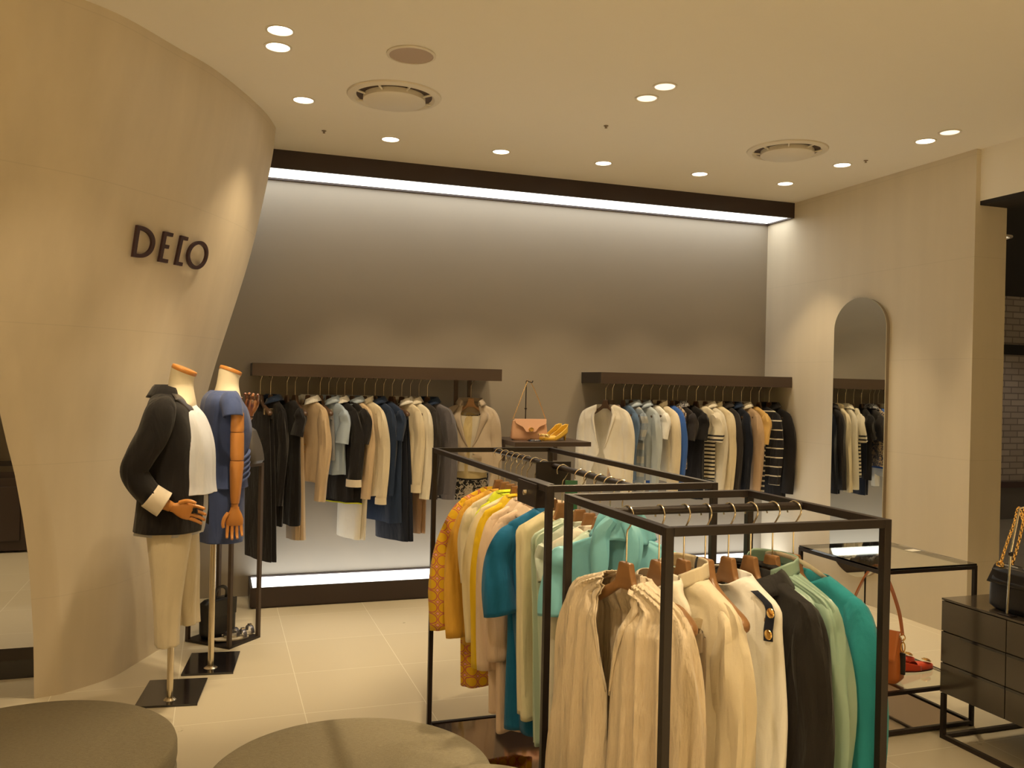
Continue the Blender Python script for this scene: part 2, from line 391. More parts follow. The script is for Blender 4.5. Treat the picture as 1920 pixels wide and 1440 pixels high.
# ------------------------------------------------------------------ ceiling fittings
def spot(x, y, w, size=62, aim=None, parent=None, blend=.55, col=WARM, z=CEIL-.03):
    l = bpy.data.lights.new('lamp', 'SPOT'); l.energy = w; l.color = col; l.spot_size = R(size); l.spot_blend = blend; l.shadow_soft_size = .035
    o = bpy.data.objects.new('lamp', l); C.objects.link(o); o.location = (x, y, z)
    if aim is not None:
        d = Vector(aim)-Vector((x, y, z)); o.rotation_euler = d.to_track_quat('-Z', 'Y').to_euler()
    return o
def build_ceiling():
    r = .052
    def down(x, y, label, lamp=M_LAMP):
        t = thing('downlight', label, 'ceiling light', (x, y, CEIL), 0, 'recessed round downlights in the ceiling')
        bm = bmesh.new(); lathe(bm, [(r+.010, -.001), (r+.010, -.004), (r+.001, -.005), (r-.002, -.001)], 32); obj('trim_ring', bm, M_TRIMW, t)
        bm = bmesh.new(); lathe(bm, [(r-.002, -.001), (r-.003, -.003), (.030, -.0025), (.028, -.002)], 32); obj('reflector', bm, lamp, t)
        bm = bmesh.new(); lathe(bm, [(.028, -.002), (.02, -.006), (0, -.008)], 24); obj('bulb', bm, lamp, t)
    row = [(.985, 'above the shirts on the left rail'), (1.70, 'above the taupe blazer'), (2.42, 'above the nude handbag'), (3.155, 'above the middle of the right rail'), (3.86, 'nearest the right wall')]
    for (x, w) in row: down(x, 5.30, 'glowing downlight in the canopy row, '+w)
    down(.41, 4.74, 'lone glowing downlight close to the edge of the curved wall')
    down(.228, 3.83, 'nearer glowing downlight of the close pair by the curved wall')
    down(.232, 4.025, 'farther glowing downlight of the close pair by the curved wall')
    down(2.07, 3.825, 'nearer unlit-looking downlight of the pair in mid ceiling', M_LAMPDIM)
    down(2.07, 4.015, 'farther downlight of the pair in mid ceiling', M_LAMPDIM)
    down(3.87, 4.71, 'brightest oval downlight beside the smaller round air diffuser')
    down(3.935, 4.07, 'glowing downlight near the top of the right wall, beside a dim one')
    down(3.925, 3.88, 'dim downlight nearest the header over the opening', M_LAMPDIM)
    # round air diffusers
    def diff(x, y, R0, label):
        t = thing('air_diffuser', label, 'air vent', (x, y, CEIL), 0, 'round air diffusers')
        bm = bmesh.new(); lathe(bm, [(R0, -.001), (R0-.004, -.008), (R0*.86, -.016), (R0*.84, -.012), (R0*.80, -.002)], 64); obj('outer_ring', bm, M_TRIMW, t)
        bm = bmesh.new(); lathe(bm, [(R0*.82, -.002), (0, -.002)], 48); obj('throat', bm, mat('diffuser shadow gap', (.10, .07, .06), .9), t)
        bm = bmesh.new(); lathe(bm, [(R0*.655, -.004), (R0*.66, -.030), (R0*.62, -.036), (0, -.036)], 64); obj('center_disc', bm, M_TRIMW, t)
        for k in range(8):
            bm = bmesh.new(); a = k*PI/4+.2; tube(bm, [(math.cos(a)*R0*.64, math.sin(a)*R0*.64, -.016), (math.cos(a)*R0*.84, math.sin(a)*R0*.84, -.009)], .006, 6)
            obj('spoke', bm, M_TRIMW, t)
    diff(.85, 4.49, .245, 'large round white air diffuser near the curved wall')
    diff(3.33, 4.56, .245, 'round white air diffuser towards the right wall')
    t = thing('ceiling_speaker', 'flat round pinkish-grey speaker grille in the ceiling', 'speaker', (.81, 3.89, CEIL))
    bm = bmesh.new(); lathe(bm, [(.112, -.001), (.112, -.006), (.100, -.008), (.100, -.004)], 48); obj('rim', bm, M_TRIMW, t)
    bm = bmesh.new(); lathe(bm, [(.101, -.005), (0, -.006)], 48); obj('grille', bm, mat('speaker grille', (.50, .40, .33), .8, bump=.3, bscale=900), t)
    for (x, y, w) in ((.58, 5.28, 'by the curved wall'), (2.08, 4.53, 'in mid ceiling'), (3.93, 4.56, 'near the right wall')):
        bm = bmesh.new(); lathe(bm, [(.014, -.001), (.013, -.004), (.005, -.005), (.004, -.012), (.008, -.013), (.007, -.016), (0, -.016)], 16)
        o = obj('sprinkler', bm, mat('sprinkler metal', (.28, .22, .16), .4, .8)); o.location = (x, y, CEIL)
        tag(o, 'tiny ceiling sprinkler head '+w, 'sprinkler', 'ceiling sprinklers')
    t = thing('downlight', 'white downlight ring in the black ceiling beyond the opening', 'ceiling light', (5.46, 4.93, 2.66))
    bm = bmesh.new(); lathe(bm, [(.10, -.001), (.10, -.012), (.08, -.014), (.075, -.004)], 32); obj('trim_ring', bm, M_TRIMW, t)
    bm = bmesh.new(); lathe(bm, [(.075, -.004), (0, -.005)], 24); obj('reflector', bm, M_LAMPDIM, t)
    # light of the lamps that show, then of added spots out of view
    for (x, _) in row: spot(x, 5.30, SPOT_W*.75, 70, (x, 5.62, .6))
    spot(.41, 4.74, SPOT_W*.75, 84, (.28, 4.95, 0), blend=.9); spot(.228, 3.83, SPOT_W*1.0, 50, (-.15, 4.5, .4)); spot(.232, 4.025, SPOT_W*1.35, 46, (.10, 4.75, .3))
    spot(2.07, 3.825, SPOT_W*3.2, 42, (.62, 2.5, .4)); spot(2.07, 4.015, SPOT_W, 60, (2.3, 4.6, 0))
    spot(3.87, 4.71, SPOT_W*1.1, 58, (3.62, 4.6, 0)); spot(3.935, 4.07, SPOT_W*1.2, 66, (3.6, 3.4, .3)); spot(3.925, 3.88, SPOT_W*.6, 60, (3.6, 3.0, .3))
    for (x, y, ax, ay, az, w, sz) in ((1.05, 1.70, 1.20, 1.86, .9, 1.5, 40), (1.7, 1.1, 1.25, 1.9, .9, .7, 46), (.75, 2.75, 1.08, 3.0, .9, 1.6, 44), (-.1, 1.0, 1.0, 2.2, .8, .8, 40),
                                  (-1.2, 1.5, -.45, 2.8, .4, .35, 50), (-.9, 2.2, -.15, 4.5, 1.0, 1.0, 42), (2.8, 2.0, 3.1, 3.0, .4, .8, 60), (-2.5, 6.0, -2.2, 6.3, 0, 1.5, 80), (-1.6, 7.3, -1.4, 7.4, 0, 1.5, 80)):
        spot(x, y, SPOT_W*w, sz, (ax, ay, az))  # unseen overhead spots, added to key-light racks, ottomans, figures and side areas
    for x in (-3.2, -1.2, .9, 3.0):
        for y in (-3.8, -2.3, -.9): spot(x, y, SPOT_W*7.6, 66, (x, y, 0))  # fill spots behind the camera, added so the floor bounces light
    for (x, y) in ((6.5, 6.5), (8.5, 6.8), (7.0, 3.0)): spot(x, y, 7, 110, (x, y+.4, 0), z=2.6, col=(1, .85, .7))

# ------------------------------------------------------------------ fixed display furniture
def build_fixtures():
    def beam(x0, x1, label, sups):
        t = thing('wall_garment_rail', label, 'clothes rail', ((x0+x1)/2, YB, 1.55), 0, 'dark box rails on the back wall'); ox = (x0+x1)/2
        M = Matrix.Translation((-ox, -YB, -1.55))
        obj('front_panel', box(x0, x1, 5.81, 5.825, 1.507, 1.59, M), M_BROWN, t, smooth=False)
        for xx in (x0, x1-.012): obj('end_panel', box(xx, xx+.012, 5.825, YB, 1.507, 1.59, M), M_DARK, t, smooth=False)
        obj('top_panel', box(x0+.012, x1-.012, 5.825, YB, 1.582, 1.588, M), M_BROWN, t, smooth=False)
        bm = bmesh.new(); tube(bm, [(x0+.012-ox, 5.95-YB, -.03), (x1-.012-ox, 5.95-YB, -.03)], .011, 12); obj('hanging_rod', bm, M_DARK, t)
        for xx in sups: obj('bracket', box(xx, xx+.03, 5.96, 5.97, 1.20, 1.58, M), M_BROWN, t, smooth=False)
    beam(.219, 1.907, 'long dark brown box rail on the back wall, left of the bag shelf', (1.60, 1.70)); beam(2.676, XR-.003, 'dark brown box rail running into the right wall corner', ())
    # lit floor boxes
    def fbox(x0, x1, label):
        t = thing('floor_light_box', label, 'light box', ((x0+x1)/2, YB, 0), 0, 'white-topped light boxes on the floor'); ox = (x0+x1)/2; M = Matrix.Translation((-ox, -YB, 0))
        bm = bmesh.new(); bx(bm, x0, x1, 5.82, 5.835, .012, .135, M); bx(bm, x0, x0+.015, 5.835, YB, .012, .135, M); bx(bm, x1-.015, x1, 5.835, YB, .012, .135, M); bx(bm, x0+.015, x1-.015, YB-.015, YB, .012, .137, M)
        bx(bm, x0+.01, x1-.01, 5.83, YB-.002, 0, .03, M); obj('casing', bm, M_DARKPANEL, t, smooth=False)
        obj('light_panel', box(x0+.016, x1-.016, 5.836, YB-.016, .120, .128, M), M_PANEL, t, smooth=False)
    fbox(.235, 1.907, 'dark floor box with glowing white top below the left wall rail'); fbox(2.676, XR-.003, 'dark floor box with glowing white top below the right wall rail')
    # wall shelf between the rails
    t = thing('wall_shelf', 'thick dark brown shelf on the back wall between the two rails', 'shelf', (2.235, YB, 1.07))
    obj('shelf_board', box(-.285, .285, -.56, 0, -.012, .02), M_BROWN, t, smooth=False, bevel=.002)
    for xx in (-.2, .22): obj('bracket', box(xx, xx+.025, -.02, 0, -.16, -.012), M_BROWN, t, smooth=False)
    # tall pill mirror
    t = thing('wall_mirror', 'tall pill-shaped frameless mirror standing off the right wall', 'mirror', (XR, 5.025, .18))
    def pill(w, zt):
        p = []
        for q in range(33): a = PI*q/32; p.append((w*math.cos(a), zt-w*.85+w*.85*math.sin(a)))
        for q in range(33): a = PI+PI*q/32; p.append((w*math.cos(a), w*.85+w*.85*math.sin(a)))
        return p
    RM = Matrix.Rotation(PI/2, 4, 'Z')
    bm = bmesh.new(); prism(bm, pill(.262, 1.975), .028, .034, RM); obj('mirror_glass', bm, M_MIRROR, t, smooth=False)
    bm = bmesh.new(); prism(bm, pill(.259, 1.97), .0275, .0, RM); obj('backing', bm, mat('mirror backing', (.30, .25, .19), .6), t, smooth=False)
    # dark plinth and cabinet of the next bay, behind the curved wall
    o = obj('display_plinth', box(-1.9, -.81, 0, .22, 0, .088), M_BLKPLATE, smooth=False); o.location = (0, 4.775, 0)
    tag(o, 'low glossy dark plinth on the floor behind the curved wall', 'plinth')
    t = thing('display_cabinet', 'dark drawer cabinet far back in the bay behind the curved wall', 'cabinet', (-2.4, 8.1, 0))
    obj('body', box(-1.2, .95, 0, .5, .02, .62), M_DARKPANEL, t, smooth=False)
    for k in range(2):
        d = obj('drawer', box(-1.15+k*1.05, -.13+k*1.02, -.02, 0, .10, .55), M_DARKPANEL, t, smooth=False, bevel=.004); obj('handle', box(-.7+k*1.0, -.55+k*1.0, -.04, -.02, .45, .47), M_CHROME, d, smooth=False)
    obj('rail_top', box(-1.2, .95, 0, .04, .72, .76), M_DARK, t, smooth=False)
    for xx in (-1.19, .93): obj('post', box(xx, xx+.02, 0, .04, .62, .76), M_DARK, t, smooth=False)

def free_rack(name, label, x0, x1, y0, y1, h, rod, rail_dir):
    t = thing(name, label, 'clothes rack', ((x0+x1)/2, (y0+y1)/2, 0), 0, 'free-standing dark box-frame racks')
    M = Matrix.Translation((-(x0+x1)/2, -(y0+y1)/2, 0)); s = .0095
    for (x, y) in ((x0, y0), (x1, y0), (x0, y1), (x1, y1)): obj('post', box(x-s, x+s, y-s, y+s, 0.0, h, M), M_DARK, t, smooth=False, bevel=.0012)
    for z, nm in ((h, 'top_bar'), (.022, 'bottom_bar')):
        for y in (y0, y1): obj(nm, box(x0+s, x1-s, y-s, y+s, z-2*s, z, M), M_DARK, t, smooth=False, bevel=.0012)
        for x in (x0, x1): obj(nm, box(x-s, x+s, y0+s, y1-s, z-2*s, z, M), M_DARK, t, smooth=False, bevel=.0012)
    obj('base_mirror', box(x0+s, x1-s, y0+s, y1-s, .008, .018, M), M_BMIRROR, t, smooth=False)
    bm = bmesh.new()
    if rail_dir == 'y': tube(bm, [(rod-(x0+x1)/2, y0-(y0+y1)/2, h-.011), (rod-(x0+x1)/2, y1-(y0+y1)/2, h-.011)], .0105, 12)
    else: tube(bm, [(x0-(x0+x1)/2, rod-(y0+y1)/2, h-.011), (x1-(x0+x1)/2, rod-(y0+y1)/2, h-.011)], .0105, 12)
    obj('hanging_rod', bm, M_DARK, t)
    return t, M
def build_racks():
    t, M = free_rack('garment_rack', 'long dark metal box-frame rack of yellow, cream and teal clothes', .900, 1.436, 2.29, 3.65, 1.21, 1.17, 'y')
    b = obj('bracket_box', box(.885, .945, 2.36, 2.52, 1.135, 1.205, M), M_DARK, t, smooth=False, bevel=.002)
    bm = bmesh.new(); lathe(bm, [(.009, 0), (.008, .008), (0, .011)], 12); bmesh.ops.rotate(bm, matrix=Matrix.Rotation(-PI/2, 3, 'Y'), verts=bm.verts); bmesh.ops.translate(bm, vec=M @ Vector((.884, 2.44, 1.172)), verts=bm.verts)
    obj('screw', bm, M_CHROME, b)
    obj('divider_plate', box(1.10, 1.235, 2.93, 2.936, 1.105, 1.215, M), M_DARK, t, smooth=False)
    free_rack('garment_rack', 'short dark metal box-frame rack in front, holding eight wooden hangers', .884, 1.437, 1.578, 2.106, 1.21, 1.866, 'x')
def build_console():
    x0, x1, y0, y1 = 2.735, 3.25, 3.015, 3.565; t = thing('glass_console', 'dark-framed glass console table with two glass shelves by the right wall', 'table', ((x0+x1)/2, (y0+y1)/2, 0)); M = Matrix.Translation((-(x0+x1)/2, -(y0+y1)/2, 0)); s = .008
    for (x, y) in ((x0, y0), (x1, y0), (x0, y1), (x1, y1)): obj('leg', box(x-s, x+s, y-s, y+s, 0, .722, M), M_DARK, t, smooth=False)
    for z in (.722, .195, .024):
        for (a, b, c, d) in ((x0+s, x1-s, y0-s, y0+s), (x0+s, x1-s, y1-s, y1+s), (x0-s, x0+s, y0+s, y1-s), (x1-s, x1+s, y0+s, y1-s)):
            obj('frame_bar', box(a, b, c, d, z-2*s, z, M), M_DARK, t, smooth=False)
    obj('glass_top', box(x0-.006, x1+.006, y0-.006, y1+.006, .7225, .7305, M), M_GLASS, t, smooth=False)
    obj('glass_shelf', box(x0+.009, x1-.009, y0+.009, y1-.009, .187, .195, M), M_GLASS, t, smooth=False)
    obj('mirror_base', box(x0+.009, x1-.009, y0+.009, y1-.009, .010, .018, M), M_BMIRROR, t, smooth=False)
def build_cabinet():
    x0, x1, y0, y1 = 3.0, 3.62, 1.7, 2.952; t = thing('drawer_cabinet', 'low glossy taupe drawer cabinet on a thin dark metal frame', 'cabinet', (x0, y1, 0)); M = Matrix.Translation((-x0, -y1, 0)); s = .009
    obj('carcass', box(x0+.012, x1, y0, y1, .196, .597, M), M_LACQ, t, smooth=False, bevel=.002)
    obj('cabinet_top', box(x0, x1, y0, y1, .598, .607, M), M_LACQ, t, smooth=False, bevel=.0015)
    for (x, y) in ((x0+.012, y1-.012), (x0+.012, y0+.012), (x1-.012, y1-.012), (x1-.012, y0+.012)): obj('leg', box(x-s, x+s, y-s, y+s, 0, .195, M), M_DARK, t, smooth=False)
    for y in (y0+.012, y1-.012): obj('frame_bar', box(x0+.021, x1-.021, y-s, y+s, 0, .018, M), M_DARK, t, smooth=False)
    for x in (x0+.012, x1-.012): obj('frame_bar', box(x-s, x+s, y0+.021, y1-.021, 0, .018, M), M_DARK, t, smooth=False)
    # one fixed upright panel, then two columns of three drawer fronts with recessed grip slots
    zs = (.198, .330, .465, .597)
    ys = (y1, 2.625, 2.165, y0)
    for c in range(3):
        ya, yb = ys[c]-.002, ys[c+1]+.002
        for k in range(3):
            lo, hi = zs[k]+.002, zs[k+1]-.002
            d = obj('drawer', box(x0, x0+.011, yb, ya, lo, hi, M), M_LACQ, t, smooth=False, bevel=.001)
            if k < 2: obj('grip_slot', box(x0-.0008, x0+.004, yb, ya-(.10 if c == 0 else 0), hi-.010, hi+.001, M), M_BLKPLATE, d, smooth=False)
def build_ottomans():
    fab = mat('olive grey wool', (.33, .285, .185), .92, bump=.8, bscale=130, aniso=(1, 6, 3), var=.38, vscale=70, sheen=.2)
    def ott(x, y, r, h, label):
        t = thing('round_ottoman', label, 'ottoman', (x, y, 0), 0, 'round wool ottomans')
        bm = bmesh.new(); pr = [(0, h-.0)]+[(r*q/8, h-.0-.002*(q/8)**2) for q in range(1, 8)]+[(r-.012, h-.004), (r-.004, h-.010), (r, h-.022), (r+.001, h-.055), (r-.001, h-.070), (r-.008, h-.078), (r-.02, h-.082), (0, h-.082)]
        lathe(bm, pr, 96); obj('cushion', bm, fab, t)
        bm = bmesh.new(); lathe(bm, [(0, h-.083), (r-.012, h-.083), (r-.002, h-.092), (r, h-.10), (r, .03), (r-.004, .02), (0, .02)], 96); obj('base', bm, fab, t)
        bm = bmesh.new(); lathe(bm, [(0, .0205), (r-.03, .02), (r-.03, 0), (0, 0)], 64); obj('foot', bm, M_BLKPLATE, t)
    ott(-.515, 2.83, .425, .40, 'round grey-brown ottoman with banded cushion, beside the curved wall foot')
    ott(.383, 2.445, .400, .40, 'round olive ottoman in front of the long rack, striped by shadow')
    ott(.600, 1.885, .175, .56, 'small round ottoman stool just cut off by the picture bottom')
def build_stand():
    # square table frame turned 45 degrees behind the two figures
    P = [(-.136, 5.203), (.098, 4.99), (.27, 5.181), (.036, 5.394)]
    cx, cy = sum(p[0] for p in P)/4, sum(p[1] for p in P)/4
    ang = math.atan2(P[1][1]-P[0][1], P[1][0]-P[0][0]); a = math.dist(P[0], P[1])/2; b = math.dist(P[1], P[2])/2
    t = thing('display_stand', 'tall narrow dark metal display stand behind the two mannequins', 'display stand', (cx, cy, 0), ang); s = .010; H = .99
    for (x, y) in ((-a+s, -b+s), (a-s, -b+s), (a-s, b-s), (-a+s, b-s)): obj('post', box(x-s, x+s, y-s, y+s, 0, H, None), M_BROWN, t, smooth=False)
    obj('base_plate', box(-a, a, -b, b, 0, .014), M_DARK, t, smooth=False)
    for (x0, x1, y0, y1) in ((-a, a, -b, -b+.02), (-a, a, b-.02, b), (-a, -a+.02, -b+.02, b-.02), (a-.02, a, -b+.02, b-.02)): obj('top_bar', box(x0, x1, y0, y1, H, H+.018), M_BROWN, t, smooth=False)
    obj('top_plate', box(-a+.02, a-.02, -b+.02, b-.02, H+.002, H+.012), M_DARK, t, smooth=False)

# ------------------------------------------------------------------ hangers
HANG = {}
def hanger_mesh(wood, hd, arm=.195, flat=False):
    key = (wood.name, hd, arm, flat)
    if key in HANG: return HANG[key]
    t = bpy.data.objects.new('wooden_hanger', None); C.objects.link(t); t.location = (0, 0, -50)
    e = hd-.125
    bm = bmesh.new(); r = .0225; zc = .0105+.0022-r
    pts = [(r*math.cos(R(a)), 0, zc+r*math.sin(R(a))) for a in range(205, -50, -15)]
    pts += [(.010, 0, zc-.026), (.0025, 0, zc-.034), (0, 0, zc-.045), (0, 0, -.122-e)]
    tube(bm, pts, .0021, 8); obj('hook', bm, M_CHROME, t)
    # body: one swept, contoured piece of wood
    bm = bmesh.new(); k = arm/.195
    tb = [(0, -.122, -.186, .0115, 0), (.021, -.122, -.187, .0115, 0), (.0245, -.130, -.188, .0115, 0), (.031, -.150, -.191, .0115, -.001), (.040, -.165, -.197, .012, -.002), (.062, -.181, -.210, .0125, -.005), (.098, -.195, -.229, .014, -.010), (.138, -.207, -.246, .0165, -.016), (.168, -.217, -.256, .0185, -.020), (.186, -.226, -.255, .0165, -.023), (.195, -.236, -.248, .007, -.024)]
    half = [(x, (a+b)/2, (a-b)/2, w, y) for x, a, b, w, y in tb]
    prof = [(-x, z, h, w, y) for x, z, h, w, y in reversed(half[1:])]+half
    if flat: prof = [(x, z*.5-.1, h*.6, w*.7, y*.3) for x, z, h, w, y in prof]
    prof = crv(prof, 80); n = 16; rows = []
    for x, z, h, w, y in prof:
        sq = .38 if abs(x) < .035 else .85
        rows.append([bm.verts.new((x*k, y*(1 if k > .9 else .3)+w*(1 if k > .9 else .75)*math.copysign(abs(math.cos(a))**sq, math.cos(a)), z-e+h*math.copysign(abs(math.sin(a))**sq, math.sin(a)))) for a in [2*PI*q/n for q in range(n)]])
    for a, b in zip(rows, rows[1:]):
        for q in range(n): bm.faces.new((a[q], b[q], b[(q+1) % n], a[(q+1) % n]))
    bm.faces.new(rows[0]); bm.faces.new(list(reversed(rows[-1]))); obj('shoulder_bar', bm, wood, t)
    HANG[key] = t
    return t
HANG_USED = set()
def put_hanger(loc, rz, label, group, wood=M_WOOD, hd=.125, arm=.195, flat=False):
    h = hanger_mesh(wood, hd, arm, flat)
    if id(h) not in HANG_USED and h.name not in HANG_USED:
        HANG_USED.add(h.name); h.location = loc; h.rotation_euler = (0, 0, rz); tag(h, label, 'clothes hanger', group); return h
    o = dup(h, loc, rz, label, group); o['category'] = 'clothes hanger'; return o

# ------------------------------------------------------------------ garments (front is -y, origin on the rod)
def sp(a, p): return math.copysign(abs(a)**p, a)
class Body:
    def __init__(s, L, w=.205, hem=None, d=.045, dh=None, top='std', e=0, gap=None, amp=.004, k=7, neck=.072, drop=.03, seed=0, waist=None, ampt=.0008, sway=0, skew=0):
        hem = hem or w; dh = dh or d*1.25; s.L = L; s.e = e; s.gap = gap; s.amp = amp; s.k = k; s.drop = drop; s.top = top; s.ampt = ampt; s.sway = sway; s.skew = skew
        rg = random.Random(seed); s.ph = [rg.uniform(0, 6.28) for _ in range(6)]; s.kk = [k, k*1.63+.7, k*.57+.3]
        z1 = -(.14+L)
        if top == 'std': T = [(0, -.156, neck, .040), (.03, -.163, neck*1.25, .036), (.06, -.181, w*.72, .028), (.09, -.198, w*.93, .026), (.12, -.218, w*1.0, .028), (.18, -.262, w*.985, d*.92)]
        elif top == 'wide': T = [(0, -.160, w*.50, .034), (.03, -.168, w*.62, .030), (.06, -.184, w*.80, .026), (.09, -.200, w*.95, .026), (.12, -.220, w, .028), (.18, -.262, w*.97, d*.92)]
        else: T = [(0, -.225, w*.80, .030), (.06, -.236, w*.88, .032), (.18, -.29, w, d)]
        s.T = T+[(.45, z1*.38+.62*-.262, (waist or (w*.55+hem*.45)), d*1.05), (1, z1, hem, dh)]
    def __call__(s, u, v):
        z, w, d = interp(s.T, v)
        if v > .18:  # round the seam of the two tapers
            z2, w2, d2 = interp(s.T, min(1, v+.05)); z3, w3, d3 = interp(s.T, max(.18, v-.05)); w = (w+w2+w3)/3 if v < .95 else w
        g = 0
        if s.gap:
            gx = interp(s.gap, v)[0]; g = math.asin(min(.96, max(0, gx)/w))
        a = -PI/2+g+u*(2*PI-2*g); c, n = math.cos(a), math.sin(a)
        A = s.ampt+(s.amp-s.ampt)*min(1, max(0, (v-.05)/.6))**.8
        o = A*(math.sin(s.kk[0]*a+s.ph[0]+1.2*math.sin(2.4*v+s.ph[1]))+.6*math.sin(s.kk[1]*a+s.ph[2]+1.5*v)+.5*math.sin(s.kk[2]*a+s.ph[3]-2*v))
        p = .75 if v > .1 else .9
        x = w*sp(c, p)+o*c*.6+s.sway*v*v; y = d*sp(n, .9)+o*n*1.1+.006*math.sin(5*v+s.ph[4])*v
        x += s.skew*v
        if v < .1: z -= s.drop*max(0, -n)**2*(1-v/.1)
        z += .004*math.sin(3*a+s.ph[5])*v*(1 if v > .9 else 0)
        return Vector((x, y, z-s.e))
def sleeve(bm, side, L, r0=.056, r1=.040, x0=.185, z0=-.216, e=0, out=.035, fwd=-.02, n=14, wob=.06, seed=0, sq=.62, bend=.012):
    pts = [(side*(x0-.040), 0, z0+.006-e), (side*(x0-.006), 0, z0-.018-e), (side*(x0+out*.35), fwd*.1, z0-L*.16-e), (side*(x0+out*.8), fwd*.3+bend, z0-L*.38-e), (side*(x0+out), fwd*.7+bend*.6, z0-L*.68-e), (side*(x0+out*.85), fwd, z0-L-e)]
    rr = [r0*.34, r0*.62, r0*.90, r0*.78+r1*.22, r0*.35+r1*.65, r1]
    c = crv([p+(q,) for p, q in zip(pts, rr)], 22)
    tube(bm, [q[:3] for q in c], [q[3] for q in c], n, caps=False, sq=sq, wob=wob, k=5, seed=seed)
    return c[-1][:3]
def edge_strip(bm, B, u, va, vb, side, wid, n=14, off=-.006, wtab=None):
    """lapel or placket along the front opening of body B"""
    def fn(a, b):
        v = va+(vb-va)*b; p = B(u, v); wd = wid*(interp(wtab, b)[0] if wtab else 1)
        return Vector((p.x+side*wd*a, p.y+off-.003*a+.006*a*a, p.z-.004*a))
    sheet(bm, 3, n, fn)
def collar(bm, B, kind='turn', h=.032, g0=.5, r=.078, d=.05, zc=-.160):
    e = B.e
    def fn(u, v):
        a = -PI/2+g0+u*(2*PI-2*g0); c, n = math.cos(a), math.sin(a)
        if kind == 'turn':
            prof = [(0, 0, 0), (.35, h, -.002), (.5, h*1.06, .006), (1, -.004, .030)]
        elif kind == 'stand': prof = [(0, 0, 0), (1, h*1.1, -.004)]
        else: prof = [(0, 0, 0), (.4, .012, .012), (1, -.03, .045)]
        dz, dr = interp(prof, v)
        back = (1-n)*.0
        fz = -.032*max(0, -n)**2+(.006 if n > 0 else 0)
        return Vector(((r+dr)*c, (d+dr)*n, zc+dz+fz-e))
    sheet(bm, 26, 6, fn)
def buttons(B, par, vs, m, x=0.012, r=.006, y=-.006):
    for v in vs:
        p = B(0.004, v); bm = bmesh.new(); lathe(bm, [(0, -.002), (r, -.0015), (r, .001), (r*.6, .002), (0, .0015)], 12)
        bmesh.ops.rotate(bm, matrix=Matrix.Rotation(PI/2, 3, 'X'), verts=bm.verts); bmesh.ops.translate(bm, vec=(p.x+x, p.y+y, p.z), verts=bm.verts); obj('button', bm, m, par)
GN = {'n': 0}
def garment(name, cat, label, group, loc, rz, m, L, sl=0, hanger=None, hm=M_WOOD, hd=.125, lap=None, lapm=None, col=None, colm=None, cuff=None, btn=None, nu=44, nv=30, r0=.056, r1=.040, sout=.035, sx=None, band=None, hang_kw=None, hgroup=None, swob=.06, sfwd=-.02, **kw):
    GN['n'] += 1; seed = GN['n']
    t = thing(name, label, cat, loc, rz, group); e = hd-.125
    B = Body(L, e=e, seed=seed, **kw); w = kw.get('w', .205)
    bm = bmesh.new(); sheet(bm, nu, nv, B, wrap=not B.gap); obj('body', bm, m, t, solid=.0025 if nu > 60 else 0)
    if sl:
        for s_ in (-1, 1):
            bm = bmesh.new(); ep = sleeve(bm, s_, sl, r0, r1, x0=(sx or w-.02), e=e, out=sout, seed=seed+s_, n=14 if nu < 60 else 30, wob=swob, fwd=sfwd); so = obj('sleeve', bm, m, t, solid=.002 if nu > 60 else 0)
            if cuff:
                bm = bmesh.new(); tube(bm, [(ep[0], ep[1], ep[2]+cuff[1]), (ep[0], ep[1], ep[2]-.004)], [r1*1.10, r1*1.14], 16, caps=False, sq=.66); obj('cuff', bm, cuff[0], so)
    if lap:
        for u, s_ in ((0, 1), (1, -1)):
            bm = bmesh.new(); edge_strip(bm, B, u, .02, lap[0], s_, lap[1], wtab=[(0, .45), (.25, 1.0), (.3, .8), (1, .08)]); obj('lapel', bm, lapm or m, t, solid=.002)
    if col: bm = bmesh.new(); collar(bm, B, col, **({'g0': .75} if B.gap else {})); obj('collar', bm, colm or m, t, solid=.002)
    if btn: buttons(B, t, btn[1], btn[0])
    if band:
        bm = bmesh.new(); sheet(bm, nu, 3, lambda u, v: (lambda p: Vector((p.x*1.008, p.y*1.04, p.z-.0005)))(B(u, 1-band[1]+band[1]*v)), wrap=not B.gap); obj('hem_band', bm, band[0], t)
    if hanger: put_hanger(loc, rz, hanger, hgroup, hm, hd, **(hang_kw or {}))
    return t, B
